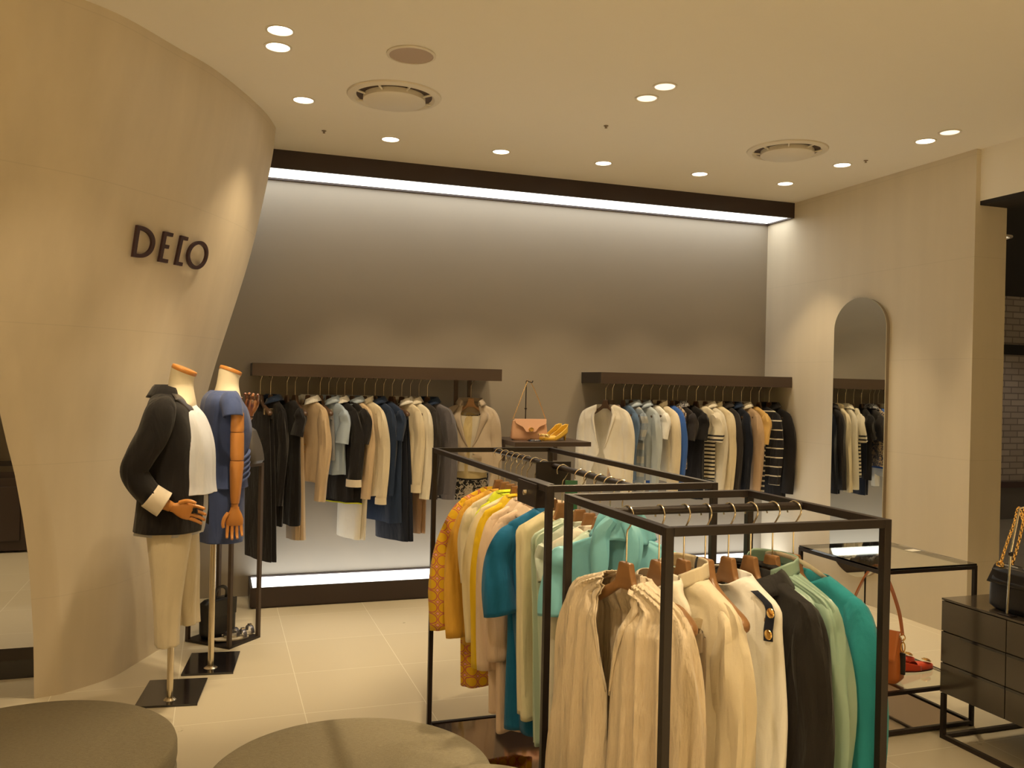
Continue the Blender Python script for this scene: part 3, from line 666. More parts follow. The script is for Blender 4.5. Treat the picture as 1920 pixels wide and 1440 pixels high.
def trousers(label, group, loc, rz, m, L, w=.10, hanger=None, hm=M_WOOD, hd=.125, hgroup=None, z0=-.235, hem=None, nm='trousers', cat='trousers', clip=True, hang_kw=None, split=.25, skew=0):
    GN['n'] += 1; t = thing(nm, label, cat, loc, rz, group); e = hd-.125; rg = random.Random(GN['n']*7); hem = hem or w*.95
    for sgn in (-1, 1):
        p1, p2 = rg.uniform(0, 6), rg.uniform(0, 6)
        def fn(u, v):
            a = 2*PI*u; ww = (w*(1-v)+hem*v)*(1+.05*math.sin(3*v)); dd = .012+.012*min(1, v*4)
            o = .003*v*math.sin(5*a+p1)+.003*v*math.sin(8*a+p2)
            return Vector(((ww+o)*sp(math.cos(a), .7)+skew*v+sgn*.008*v, sgn*.014+(dd+o)*math.sin(a), z0-e-.0-L*v))
        bm = bmesh.new(); sheet(bm, 24, 20, fn, wrap=True); obj('trouser_leg', bm, m, t)
    bm = bmesh.new(); sheet(bm, 24, 2, lambda u, v: Vector(((w+.003)*sp(math.cos(2*PI*u), .6), .0285*math.sin(2*PI*u), z0-e+.012-.045*v)), wrap=True); obj('waistband', bm, m, t)
    if clip:
        bm = bmesh.new()
        for s_ in (-1, 1): bx(bm, s_*w*.75-.009, s_*w*.75+.009, -.034, .034, z0-e-.006, z0-e+.034)
        put = obj('clip', bm, M_CHROME, t, smooth=False, bevel=.002)
    if hanger: put_hanger(loc, rz, hanger, hgroup, hm, hd, **(hang_kw or {}))
    return t

# pixel helper for places along a rail (all on their real planes)
def ray(px, py): return _F+_R*((px-960)/F_PX)+_U*((720-py)/F_PX)
def on_y(px, py, Y): d = ray(px, py); return d*(Y/d.y)+Vector((0, 0, CAM_H))
def on_x(px, py, X): d = ray(px, py); return d*(X/d.x)+Vector((0, 0, CAM_H))

# ------------------------------------------------------------------ cloth colours
BLK = cloth('black cloth', (.012, .011, .013)); CHAR = cloth('charcoal cloth', (.035, .031, .033)); NAVY = cloth('navy cloth', (.018, .035, .085)); DNAVY = cloth('midnight navy cloth', (.008, .012, .026))
BEIGE = cloth('beige cloth', (.62, .48, .32)); CREAM = cloth('cream cloth', (.78, .70, .54)); IVORY = cloth('ivory cloth', (.82, .78, .68)); WHITE = cloth('white cloth', (.86, .86, .84)); GREY = cloth('grey blue cloth', (.30, .31, .34))
TAUPE = cloth('taupe suiting', (.52, .44, .35)); TAUPED = cloth('darker taupe suiting', (.42, .35, .28)); SKY = satin('pale blue shirting', (.38, .48, .62), .5); ROYAL = cloth('royal blue cloth', (.045, .14, .52)); STEEL = cloth('steel grey cloth', (.22, .23, .27))
BROWN = cloth('brown cloth', (.36, .22, .12)); OLIVE = cloth('stone cloth', (.50, .48, .38)); PARKA = cloth('slate parka cloth', (.13, .125, .15)); YEL = cloth('bright yellow cloth', (.85, .58, .02)); LIME = cloth('lime yellow cloth', (.72, .80, .03))
MUST = cloth('mustard knit', (.75, .42, .06), crinkle=.5); BLUSH = cloth('blush linen', (.78, .62, .48), crinkle=.15); TEALB = cloth('petrol teal cloth', (.010, .150, .34)); RUFF = cloth('pale lemon ivory cloth', (.82, .76, .52)); MINT = satin('mint satin', (.52, .66, .56), .4)
PALE = cloth('pale sage cloth', (.52, .60, .54)); AQUA = satin('aqua satin', (.20, .54, .66), .5); SAGE = satin('sage satin', (.26, .40, .33), .38); TEAL = cloth('sea green cloth', (.022, .27, .33)); BLKSHIRT = cloth('soft black shirting', (.011, .0095, .010), rough=.6)
LINEN = cloth('crinkled cream linen', (.76, .65, .50), crinkle=.95); NAVYTRIM = cloth('navy trim', (.012, .016, .035)); DENIM = cloth('denim blue cloth', (.10, .17, .30)); CUFFW = cloth('pale cuff lining', (.80, .72, .60))
CAMELY = cloth('camel yellow cloth', (.72, .47, .16))

# ------------------------------------------------------------------ clothes on the two wall rails
RODY, RODZ = 5.95, 1.52
def wall_clothes():
    gl, gr = 'clothes on the left wall rail', 'clothes on the right wall rail'
    hl, hr = 'hangers on the left wall rail', 'hangers on the right wall rail'
    HD = .138
    def X(px): return on_y(px, 712, RODY).x
    def Lz(px, py, neck=1.372): return neck-.005-on_y(px, py, RODY-.12).z     # length from collar to a hem seen at a pixel height
    def g(px, py, name, cat, label, m, short, rz=-66, left=True, **k):
        kw = dict(w=.185, d=.028, dh=.040, amp=.008, k=6, swob=.10, hd=HD, hm=M_WOODD, nu=36, nv=26, r0=.050, r1=.036, sout=.012)
        kw.update(k); x = X(px)
        return garment(name, cat, label, gl if left else gr, (x, RODY, RODZ), R(rz), m, Lz(px, py), hanger='dark wooden hanger carrying the '+short, hgroup=hl if left else hr, hang_kw=dict(arm=.146), **kw)
    def tr(px, py, label, m, short, rz=-66, left=True, top=-.245, **k):
        x = X(px); z0 = top; L = (RODZ+z0-.013)-on_y(px, py, RODY-.08).z
        k.setdefault('w', .15)
        return trousers(label, gl if left else gr, (x, RODY, RODZ), R(rz), m, L, hanger=('dark wooden clip hanger carrying the '+short) if k.get('clip', True) else None, hm=M_WOODD, hd=HD, hgroup=hl if left else hr, z0=z0, **k)
    # ---- left rail
    tr(488.6, 1048, 'very long black trousers, first piece on the left wall rail', BLK, 'very long black trousers', w=.16, hem=.18, skew=.05)
    g(508, 985, 'coat', 'coat', 'long black coat with navy inner collar next to the long black trousers', BLK, 'long black coat with navy collar', sl=.62, col='turn', colm=NAVY, hem=.19)
    g(538.6, 985, 'dress', 'dress', 'plain black short-sleeved dress left of the beige trousers', BLK, 'black dress left of the beige trousers', sl=.17, r0=.055, r1=.058, neck=.085, hem=.185)
    tr(554, 1012, 'light beige trousers on the left wall rail, between black dress and beige blazer', BEIGE, 'light beige trousers', w=.075, skew=.05)
    g(578, 905, 'blazer', 'jacket', 'warm beige blazer with sleeve buttons beside the black clothes', BEIGE, 'warm beige blazer beside the black clothes', sl=.60, col='turn', colm=WHITE, r0=.056, r1=.046, rz=-58, btn=(M_GOLD, (.5, .6)))
    tr(600.6, 862, 'small grey shorts on the left wall rail, beside the beige blazer', GREY, 'small grey shorts', w=.15, hem=.17, nm='shorts', cat='shorts')
    g(617, 890, 'shirt', 'shirt', 'pale blue short-sleeved shirt between grey shorts and black cardigan', SKY, 'pale blue short-sleeved shirt', sl=.22, r0=.052, r1=.054, col='turn', colm=SKY, rz=-60)
    g(632, 938, 'cardigan', 'jacket', 'black jacket with pale turned-back cuff and white collar', BLK, 'black jacket with pale cuff', sl=.50, r0=.056, r1=.056, col='turn', colm=WHITE, cuff=(CUFFW, .045), rz=-56, sout=.05)
    g(647, 945, 'dress', 'dress', 'black tunic dress with thin lime hem and cap sleeve', BLK, 'black tunic with lime hem', sl=.22, r0=.060, r1=.058, band=(LIME, .012), neck=.09, rz=-54, sout=.03)
    g(661, 912, 'blazer', 'jacket', 'sand beige blazer with white and blue shirt collar inside', BEIGE, 'sand blazer with blue collar', sl=.59, col='turn', colm=SKY, r0=.054, r1=.044, rz=-58, btn=(M_GOLD, (.5, .6)))
    tr(668, 1012, 'white trousers with beige side, below the sand beige blazer', IVORY, 'white trousers below the sand blazer', w=.15, top=-.30, clip=False, skew=-.03)
    g(684, 930, 'jacket', 'jacket', 'cream jacket with turned-up cuff left of the navy clothes', CREAM, 'cream jacket left of the navy clothes', sl=.62, r0=.052, r1=.042, col='stand', colm=IVORY, cuff=(CREAM, .04), rz=-58, sout=.05)
    g(704, 888, 'blazer', 'jacket', 'navy blue blazer, first of the navy clothes', NAVY, 'navy blue blazer', sl=.57, col='turn', r0=.054, r1=.046, rz=-60)
    g(720, 980, 'dress', 'dress', 'dark navy sleeved dress between navy blazer and navy trousers', NAVY, 'dark navy sleeved dress', sl=.2, r0=.05, r1=.05, hem=.2, rz=-60)
    tr(736, 1012, 'long navy blue trousers on the left wall rail', DNAVY, 'long navy blue trousers', w=.15, hem=.16, skew=.05, rz=-58)
    g(754, 915, 'shirt', 'shirt', 'off-white cotton shirt with long buttoned cuff, right of the navy trousers', CREAM, 'off-white cotton shirt', sl=.55, col='turn', colm=WHITE, r0=.050, r1=.040, rz=-58, cuff=(CREAM, .05), amp=.009)
    g(770, 922, 'jacket', 'jacket', 'ivory collared jacket right beside the off-white shirt', IVORY, 'ivory collared jacket', sl=.60, col='turn', r0=.052, r1=.042, rz=-58)
    tr(778, 1000, 'brown trousers hanging low behind the ivory jacket', BROWN, 'brown trousers behind the ivory jacket', w=.12, top=-.32, clip=False, rz=-60)
    g(786, 935, 'coat', 'coat', 'charcoal thin coat squeezed beside the hooded slate parka', CHAR, 'charcoal thin coat', sl=.60, r0=.05, r1=.042, rz=-60)
    g(802, 930, 'parka', 'coat', 'slate grey parka with blue hood at the end of the row', PARKA, 'slate grey hooded parka', sl=.60, col='turn', colm=NAVY, r0=.056, r1=.046, rz=-48, amp=.010, w=.20, sout=.03, cuff=(PARKA, .03))
    # taupe blazer facing the shop, layered over a satin top and a printed skirt
    x = on_y(880, 712, RODY).x; Y2 = 5.90
    t, B = garment('blazer', 'jacket', 'taupe tailored blazer with darker lapels facing the shop on the rail end', gl, (x, Y2, RODZ), R(-16), TAUPE, .50, sl=.56, hanger='wooden hanger of the taupe blazer facing the shop', hang_kw=dict(arm=.155), hm=M_WOOD, hd=.14, hgroup=hl,
        w=.180, hem=.185, d=.055, dh=.075, waist=.150, amp=.004, k=5, nu=60, nv=40, r0=.052, r1=.042, sout=.020, gap=[(0, .055), (.2, .050), (.58, .006), (.66, .004), (.8, .045), (1, .085)], lap=(.58, .062), lapm=TAUPED, col='turn', colm=TAUPED, neck=.068)
    for s_ in (-1, 1):
        bm = bmesh.new(); bx(bm, s_*.105-.035, s_*.105+.035, -.080, -.074, -.545, -.530, Matrix.Rotation(R(s_*6), 4, 'Y')); obj('pocket_flap', bm, TAUPED, t, smooth=False)
    garment('blouse', 'blouse', 'silver and white satin blouse under the taupe blazer', gl, (x, Y2+.002, RODZ), R(-16), satin('silver satin', (.62, .58, .50), .25), .50, w=.13, hem=.135, d=.030, dh=.050, top='cami', amp=.010, k=5, hd=.14, nu=48)
    garment('skirt', 'skirt', 'yellow-beige top piece with dark hem line below the satin blouse', gl, (x, Y2+.003, RODZ), R(-16), cloth('straw cloth', (.60, .50, .28)), .555, w=.12, hem=.125, d=.028, dh=.045, top='cami', amp=.003, k=3, hd=.14, band=(BLK, .02))
    garment('skirt', 'skirt', 'black and cream printed skirt below the taupe blazer', gl, (x-.03, Y2+.055, RODZ), R(-16), printed('scribble print', (.55, .50, .42), (.02, .02, .022), 38, .5), .70, w=.16, hem=.19, d=.02, dh=.03, top='cami', amp=.006, k=6, hd=.14)
    # ---- right rail
    x = on_y(1131, 715, RODY).x
    t, B = garment('blazer', 'jacket', 'ivory long blazer with open neckline at the left end of the right rail', gr, (x, 5.90, RODZ), R(-48), IVORY, .56, sl=.60, hanger='dark wooden hanger of the open ivory long blazer', hang_kw=dict(arm=.155), hm=M_WOODD, hd=HD, hgroup=hr,
        w=.185, hem=.19, d=.05, dh=.07, waist=.165, amp=.006, k=5, nu=60, nv=40, r0=.054, r1=.044, sout=.022, gap=[(0, .058), (.2, .050), (.5, .016), (.6, .006), (.75, .03), (1, .07)], lap=(.55, .03), neck=.07)
    def r(*a, **k):
        k.setdefault('rz', -82); return g(*a, left=False, **k)
    r(1149, 905, 'blouse', 'blouse', 'camel and mauve patterned blouse peeking beside the open ivory blazer', printed('camel print', (.66, .46, .26), (.42, .34, .36), 30), 'camel patterned blouse', w=.14, d=.02, dh=.025)
    r(1169.5, 900, 'shirt', 'shirt', 'denim blue shirt with dark swing tag', DENIM, 'denim blue shirt', sl=.3, w=.17)
    r(1184, 905, 'dress', 'dress', 'blue grey striped dress next to the denim shirt', striped('blue grey stripe', (.28, .34, .42), (.44, .46, .46), .10, .5), 'blue grey striped dress', sl=.2, w=.175, col='turn', colm=SKY)
    r(1203, 900, 'shirt', 'shirt', 'pale blue shiny long shirt with crumpled sleeve', satin('ice blue satin', (.50, .58, .66), .35), 'pale blue shiny shirt', sl=.58, amp=.010, col='turn', colm=SKY, cuff=(SKY, .02), rz=-74)
    r(1221, 800, 'top', 'top', 'small white short-sleeved top between pale blue shirt and cream blazer', WHITE, 'small white short-sleeved top', sl=.19, r0=.050, r1=.046, w=.17, rz=-74)
    r(1237, 902, 'blazer', 'jacket', 'cream collarless blazer left of the royal blue jacket', CREAM, 'cream collarless blazer', sl=.62, r0=.058, r1=.048, col='stand', rz=-74)
    r(1252, 885, 'jacket', 'jacket', 'royal blue jacket on the right wall rail', ROYAL, 'royal blue jacket', sl=.56, r0=.050, r1=.044, rz=-78)
    r(1262, 880, 'dress', 'dress', 'grey and orange ethnic print dress beside the royal blue jacket', printed('ethnic print', (.10, .10, .14), (.60, .46, .30), 45, .52), 'grey and orange print dress', w=.17)
    r(1271, 805, 'top', 'top', 'charcoal short-sleeved top under a black and white patterned scarf collar', CHAR, 'charcoal top with patterned scarf', sl=.20, r0=.052, r1=.044, col='turn', colm=printed('leopard print', (.62, .64, .70), (.03, .03, .05), 110, .48), rz=-78)
    r(1289, 905, 'dress', 'dress', 'black knit dress left of the striped cream tee', BLK, 'black knit dress', sl=.2, r0=.058, r1=.050, rz=-72, sout=.0)
    st = striped('cream tee stripe', (.80, .74, .60), (.02, .02, .025), .030, .45, 0, -.38)
    r(1306, 898, 'shirt', 't-shirt', 'cream short-sleeved tee with black stripes on the lower half', st, 'cream striped tee', sl=.21, r0=.056, r1=.056, rz=-66, neck=.085, sout=.045)
    r(1323.5, 897, 'blazer', 'jacket', 'ivory blazer directly right of the striped cream tee', IVORY, 'ivory blazer right of the striped tee', sl=.60, col='turn', r0=.056, r1=.046, rz=-74, btn=(M_GOLD, (.6,)))
    r(1340, 902, 'jacket', 'jacket', 'ecru jacket with sleeve buttons between ivory blazer and charcoal blazer', cloth('ecru cloth', (.80, .71, .52)), 'ecru jacket beside the charcoal blazer', sl=.62, col='stand', r0=.058, r1=.048, rz=-76)
    r(1356, 895, 'blazer', 'jacket', 'charcoal black blazer right of the ecru jacket', CHAR, 'charcoal black blazer', sl=.60, col='turn', r0=.056, r1=.048)
    r(1374, 893, 'blazer', 'jacket', 'blue-black blazer between the charcoal blazer and the camel trench', DNAVY, 'blue-black blazer', sl=.60, col='turn', colm=NAVY, r0=.054, r1=.046)
    r(1391, 895, 'coat', 'coat', 'camel trench coat with pale raised collar', cloth('camel cloth', (.56, .40, .26)), 'camel trench coat', sl=.62, col='turn', colm=IVORY, r0=.056, r1=.046, rz=-76)
    r(1408, 802, 'top', 'top', 'mustard yellow short-sleeved top right of the camel trench', CAMELY, 'mustard short-sleeved top', sl=.23, r0=.052, r1=.050)
    tr(1412, 925, 'navy and white striped slim dress below the mustard top', striped('navy band stripe', (.02, .025, .045), (.75, .70, .58), .040, .35), 'striped slim dress', rz=-80, left=False, w=.13, nm='dress', cat='dress', clip=False)
    bs = striped('black knit white stripe', (.016, .016, .022), (.80, .76, .64), .072, .13)
    r(1424, 893, 'sweater', 'sweater', 'black knit sweater with thin white stripes', bs, 'black and white striped sweater', sl=.55, r0=.060, r1=.048, rz=-74, w=.19)
    r(1443, 905, 'coat', 'coat', 'black coat, last on the right wall rail', BLK, 'last black coat', sl=.62, col='turn', r0=.058, r1=.048, rz=-70, w=.19, sout=.03)
    # longer pieces whose hems hang below
    for (px, py, w, m, lab, sh) in ((1295, 935, .15, DNAVY, 'dark navy wide skirt hanging below the striped cream tee', 'dark navy wide skirt'), (1352, 930, .14, BLK, 'black skirt hanging below the charcoal blazer', 'black skirt below the charcoal blazer'), (1400, 935, .09, BROWN, 'brown narrow trousers below the camel trench', 'brown narrow trousers'), (1448, 930, .15, BLK, 'black trousers hanging below the last black coat', 'black trousers under the last coat')):
        tr(px, py, lab, m, sh, rz=-80, left=False, w=w, top=-.33, clip=False)

# ------------------------------------------------------------------ clothes on the long free rack (rod along y)
def rear_rack_clothes():
    RX, RZ = 1.17, 1.199; G_, H_ = 'clothes on the long free rack', 'hangers on the long free rack'
    def g(y, name, cat, label, m, L, short, rz=0, x=RX, **k):
        kw = dict(w=.185, d=.035, dh=.05, amp=.007, k=6, nu=72, nv=44, r0=.052, r1=.042, sout=.05); kw.update(k)
        hg = kw.pop('nohang', False)
        return garment(name, cat, label, G_, (x, y, RZ), R(rz), m, L, hanger=None if hg else 'wooden hanger with nickel hook carrying the '+short, hgroup=H_, hang_kw=dict(arm=kw.pop('arm', .152)), **kw)
    prt = circles('retro circle print', (.80, .52, .03), (.60, .16, .10), (.80, .50, .02), 21)
    g(3.58, 'dress', 'dress', 'long yellow dress printed with circles, farthest on the long rack', prt, .86, 'yellow circle-print dress', sl=.52, r0=.050, r1=.068, sout=.085, hem=.17, swob=.04, skew=.02, rz=6)
    g(3.495, 'sweater', 'sweater', 'mustard yellow textured knit beside the circle-print dress', MUST, .66, 'mustard textured knit', sl=.54, r0=.046, r1=.046, sout=.05, hem=.17, rz=4)
    g(3.42, 'blouse', 'blouse', 'pale cream lace blouse between mustard knit and lime shirt', CREAM, .55, 'pale cream lace blouse', sl=.30, sout=.02, w=.175, rz=3)
    g(3.35, 'shirt', 'shirt', 'bright lime yellow shirt with an upright pointed collar', LIME, .60, 'bright lime yellow shirt', sl=.40, sout=.0, w=.16, col='wing', rz=6)
    g(3.285, 'blouse', 'blouse', 'light cream satin blouse left of the lemon yellow cardigan', satin('cream satin', (.82, .72, .48), .4), .62, 'light cream satin blouse', sl=.50, sout=.03, w=.18, rz=2)
    g(3.22, 'cardigan', 'sweater', 'lemon yellow fine cardigan left of the blush pink shirts', YEL, .66, 'lemon yellow cardigan', sl=.58, sout=.02, r0=.046, r1=.040, col='wing', colm=YEL, rz=4)
    g(3.13, 'shirt', 'shirt', 'long blush pink shirt with pointed collar, beside the lemon yellow cardigan', BLUSH, .80, 'long blush pink shirt', sl=.56, sout=.02, col='wing', colm=BLUSH, hem=.17, amp=.010, rz=4)
    g(3.035, 'shirt', 'shirt', 'rose pink shirt with pointed collar, right behind the petrol teal blouse', cloth('rose linen', (.76, .58, .44), crinkle=.15), .84, 'rose pink shirt', sl=.50, sout=.01, col='wing', colm=BLUSH, hem=.17, amp=.012, rz=3)
    g(2.945, 'blouse', 'blouse', 'petrol teal draped blouse with loose half sleeve and long uneven hem', TEALB, .80, 'petrol teal draped blouse', sl=.30, r0=.056, r1=.064, sout=.05, hem=.15, dh=.09, amp=.026, k=4, swob=.03, rz=8)
    g(2.85, 'blouse', 'blouse', 'pale lemon sleeveless blouse with ruffled front edge', RUFF, .72, 'pale lemon ruffled blouse', top='std', w=.175, hem=.15, dh=.075, amp=.022, k=5, rz=4)
    # a cascading ruffle on the lemon blouse is a part of it
    g(2.69, 'blouse', 'blouse', 'pale mint satin sleeveless blouse with gathered shoulder', MINT, .76, 'pale mint gathered blouse', w=.175, hem=.14, amp=.010, k=16, ampt=.006, dh=.07, rz=4)
    g(2.61, 'dress', 'dress', 'smooth pale sage dress behind the front corner post', PALE, .80, 'smooth pale sage dress', w=.165, hem=.15, sl=.12, r0=.05, r1=.05, sout=.0, rz=0)
    g(2.53, 'top', 'top', 'off-white sleeveless long top between the two front corner posts', IVORY, .82, 'off-white sleeveless long top', w=.165, hem=.16, amp=.008, rz=-4)
    g(2.455, 'blouse', 'blouse', 'mint striped thin blouse seen under the bare hangers', MINT, .60, 'mint thin blouse', w=.15, hem=.15, amp=.01, k=9, rz=-8)
    t, B = g(2.37, 'blouse', 'blouse', 'bright aqua satin blouse with knotted high collar', AQUA, .82, 'bright aqua knotted blouse', w=.19, hem=.16, amp=.018, k=5, ampt=.005, sl=.20, r0=.06, r1=.06, sout=.02, rz=-38, arm=.15, neck=.070, drop=0, top='std')
    def knot(u, v):
        a = 2*PI*u; r = (.088-.040*v+.006*math.sin(5*a+4*v)+.004*math.sin(9*a))*(1 if v < .75 else max(.02, 1-((v-.75)/.25)**2)); return Vector((r*1.1*math.cos(a), r*.8*math.sin(a), -.165+.085*min(1, v*1.2)+.006*math.sin(3*a)*(1-v)))
    bm = bmesh.new(); sheet(bm, 60, 10, knot, wrap=True); obj('collar', bm, AQUA, t, solid=.003)
    for s_ in (-1, 1):
        bm = bmesh.new(); P = crv([(s_*.02, -.055, -.10), (s_*.05, -.075, -.15), (s_*.045, -.085, -.24), (s_*.05, -.085, -.30)], 16)
        tube(bm, P, [.016+.010*math.sin(i/16*3) for i in range(17)], 14, sq=.4, wob=.15); obj('neck_tie', bm, AQUA, t)
    # cascading ruffle on the lemon blouse
    for nm, y, m, x0 in (('ruffle', 2.85, RUFF, -.08), ('ruffle', 2.945, TEALB, -.06)):
        par = [o for o in bpy.data.objects if o.get('category') == 'blouse' and abs(o.location.y-y) < 1e-3][0]
        def ruf(u, v):
            z = -.30-.46*v; a = .045*math.sin(9*v+1)*(.3+v); return Vector((x0-.02+.085*u*(1+.5*math.sin(7*v)), -.062-.045*u*abs(math.sin(5.2*v+.4))-.02*v+.02*math.sin(6*u+5*v), z-.05*u*math.sin(5*v+1)))
        bm = bmesh.new(); sheet(bm, 14, 50, ruf); obj(nm, bm, m, par, solid=.0015)
    # green swing cards hanging near the plate
    for (y, w) in ((3.08, 'left of the dark divider plate'), (2.84, 'right of the dark divider plate')):
        bm = bmesh.new(); bx(bm, -.022, .022, -.0015, .0015, -.12, -.018); o = obj('swing_tag', bm, mat('bottle green card', (.035, .16, .075), .25), smooth=False, bevel=.001)
        o.location = (1.20, y, 1.175); o.rotation_euler = (0, 0, R(-25)); tag(o, 'small bottle green card hanging on the rod '+w, 'tag', 'green cards on the long rack')
        bm = bmesh.new(); tube(bm, [(0, 0, -.02), (0, .002, .006), (-.01, 0, .028), (-.028, 0, .038)], .0012, 6); obj('string', bm, M_CHROME, o)

# ------------------------------------------------------------------ clothes on the front rack (rod along x)
def front_rack_clothes():
    RY, RZ = 1.866, 1.199; G_, H_ = 'clothes on the front rack', 'hangers on the front rack'
    X = (.935, 1.022, 1.090, 1.150, 1.216, 1.280, 1.345, 1.408)
    def g(i, name, cat, label, m, L, hang, rz=-84, **k):
        kw = dict(w=.200, d=.040, dh=.055, amp=.008, k=6, nu=110, nv=60, r0=.058, r1=.046, sout=.02, sfwd=-.03); kw.update(k)
        return garment(name, cat, label, G_, (X[i], RY, RZ), R(rz), m, L, hanger=hang, hgroup=H_, hang_kw=dict(arm=kw.pop('arm', .160)), **kw)
    g(0, 'blouse', 'blouse', 'crinkled cream linen blouse with open neck, nearest on the front rack', LINEN, .84, 'first wooden hanger, under the crinkled cream blouse',
      rz=-76, w=.198, d=.055, dh=.085, hem=.23, amp=.0125, k=19, ampt=.0035, nu=300, nv=90, gap=[(0, .052), (.10, .045), (.22, .018), (.34, .004), (.5, .002), (1, .003)], lap=(.34, .026), sl=.62, r0=.056, r1=.058, cuff=(LINEN, .05), swob=.13, sout=.03, arm=.165, neck=.070, drop=.02)
    # ivory top on hanger 1 is narrow, so the hanger's arm stays bare
    g(1, 'top', 'top', 'ivory scoop-neck top pressed between cream blouse and corner post', IVORY, .62, 'second wooden hanger, its bare arm ending beside the front corner post', w=.135, hem=.15, arm=.195, sl=0, d=.022, dh=.04, rz=-88)
    trousers('taupe trousers clipped below the bare hanger arm', G_, (X[1]+.022, RY, RZ), R(-88), cloth('taupe twill', (.36, .29, .21)), .62, w=.15, z0=-.27)
    g(2, 'blouse', 'blouse', 'cream blouse with stand collar and long loose sleeve on the front rack', CREAM, .72, 'third wooden hanger, inside the stand-collar blouse', col='stand', sl=.64, r0=.060, r1=.044, amp=.016, swob=.13, d=.045, nu=160)
    g(3, 'top', 'top', 'white strappy top on the fourth hanger of the front rack', WHITE, .60, 'fourth wooden hanger with fully bare rounded arm and black ribbon', top='cami', w=.14, hem=.16, d=.022, arm=.195, rz=-86)
    trousers('brown trousers with red button under the bare hanger', G_, (X[3]+.020, RY, RZ), R(-86), BROWN, .58, w=.13, z0=-.30)
    t, B = g(4, 'top', 'top', 'white top with navy strap, gold buttons and navy hem band', WHITE, .47, 'fifth wooden hanger, over the white navy-trimmed top', w=.186, hem=.205, d=.040, dh=.065, amp=.013, arm=.172, band=(NAVYTRIM, .075), rz=-84)
    def strap(u, v):
        p = B(.155+.055*u, .055+.17*v); return Vector((p.x+.006, p.y-.006, p.z+.003))
    bm = bmesh.new(); sheet(bm, 8, 14, strap); st = obj('shoulder_strap', bm, NAVYTRIM, t, solid=.003, label='navy strap with gold buttons')
    for q in range(2):
        bm = bmesh.new(); lathe(bm, [(0, .004), (.006, .004), (.011, .002), (.012, 0), (.011, -.002), (0, -.002)], 18)
        bmesh.ops.rotate(bm, matrix=Matrix.Rotation(PI/2, 3, 'X'), verts=bm.verts); p = strap(.5, .38+.42*q); bmesh.ops.translate(bm, vec=(p.x+.003, p.y-.005, p.z), verts=bm.verts); obj('button', bm, M_GOLD, st)
    g(5, 'shirt', 'shirt', 'soft black shirt with wide folded collar on the front rack', BLKSHIRT, .78, 'sixth wooden hanger, inside the soft black shirt', col='wide', sl=.62, r0=.062, r1=.050, amp=.014, d=.055, rz=-80, w=.205, swob=.10)
    g(6, 'blouse', 'blouse', 'sage green satin blouse with pleated shoulder and long sleeve', SAGE, .74, 'seventh wooden hanger, over the sage satin blouse', col='stand', sl=.66, r0=.056, r1=.050, amp=.009, k=15, ampt=.004, swob=.12, nu=180, rz=-80, w=.20)
    t, B = g(7, 'jacket', 'jacket', 'plain sea green jacket at the right end of the front rack', TEAL, .74, 'eighth wooden hanger, over the sea green jacket', sl=.64, r0=.066, r1=.056, amp=.006, d=.050, w=.215, rz=-78, neck=.085, top='wide', swob=.03)
    bm = bmesh.new(); tube(bm, crv([(-.09, .0, -.158), (-.06, -.030, -.132), (0, -.045, -.120), (.06, -.030, -.132), (.10, .004, -.165)], 20), .007, 8, sq=.25); obj('loop_strap', bm, CUFFW, t, label='pale ribbon loop over the hanger')
    # black ribbon knotted round the fourth hanger's neck
    bm = bmesh.new(); tube(bm, crv([(.010, -.010, -.118), (.022, -.022, -.135), (.024, -.024, -.18), (.022, -.020, -.23)], 12), .006, 8, sq=.4)
    o = obj('ribbon', bm, BLK); o.location = (X[3]-.02, RY, RZ); o.rotation_euler = (0, 0, R(-86)); tag(o, 'black ribbon hanging from the neck of the fourth hanger', 'ribbon')

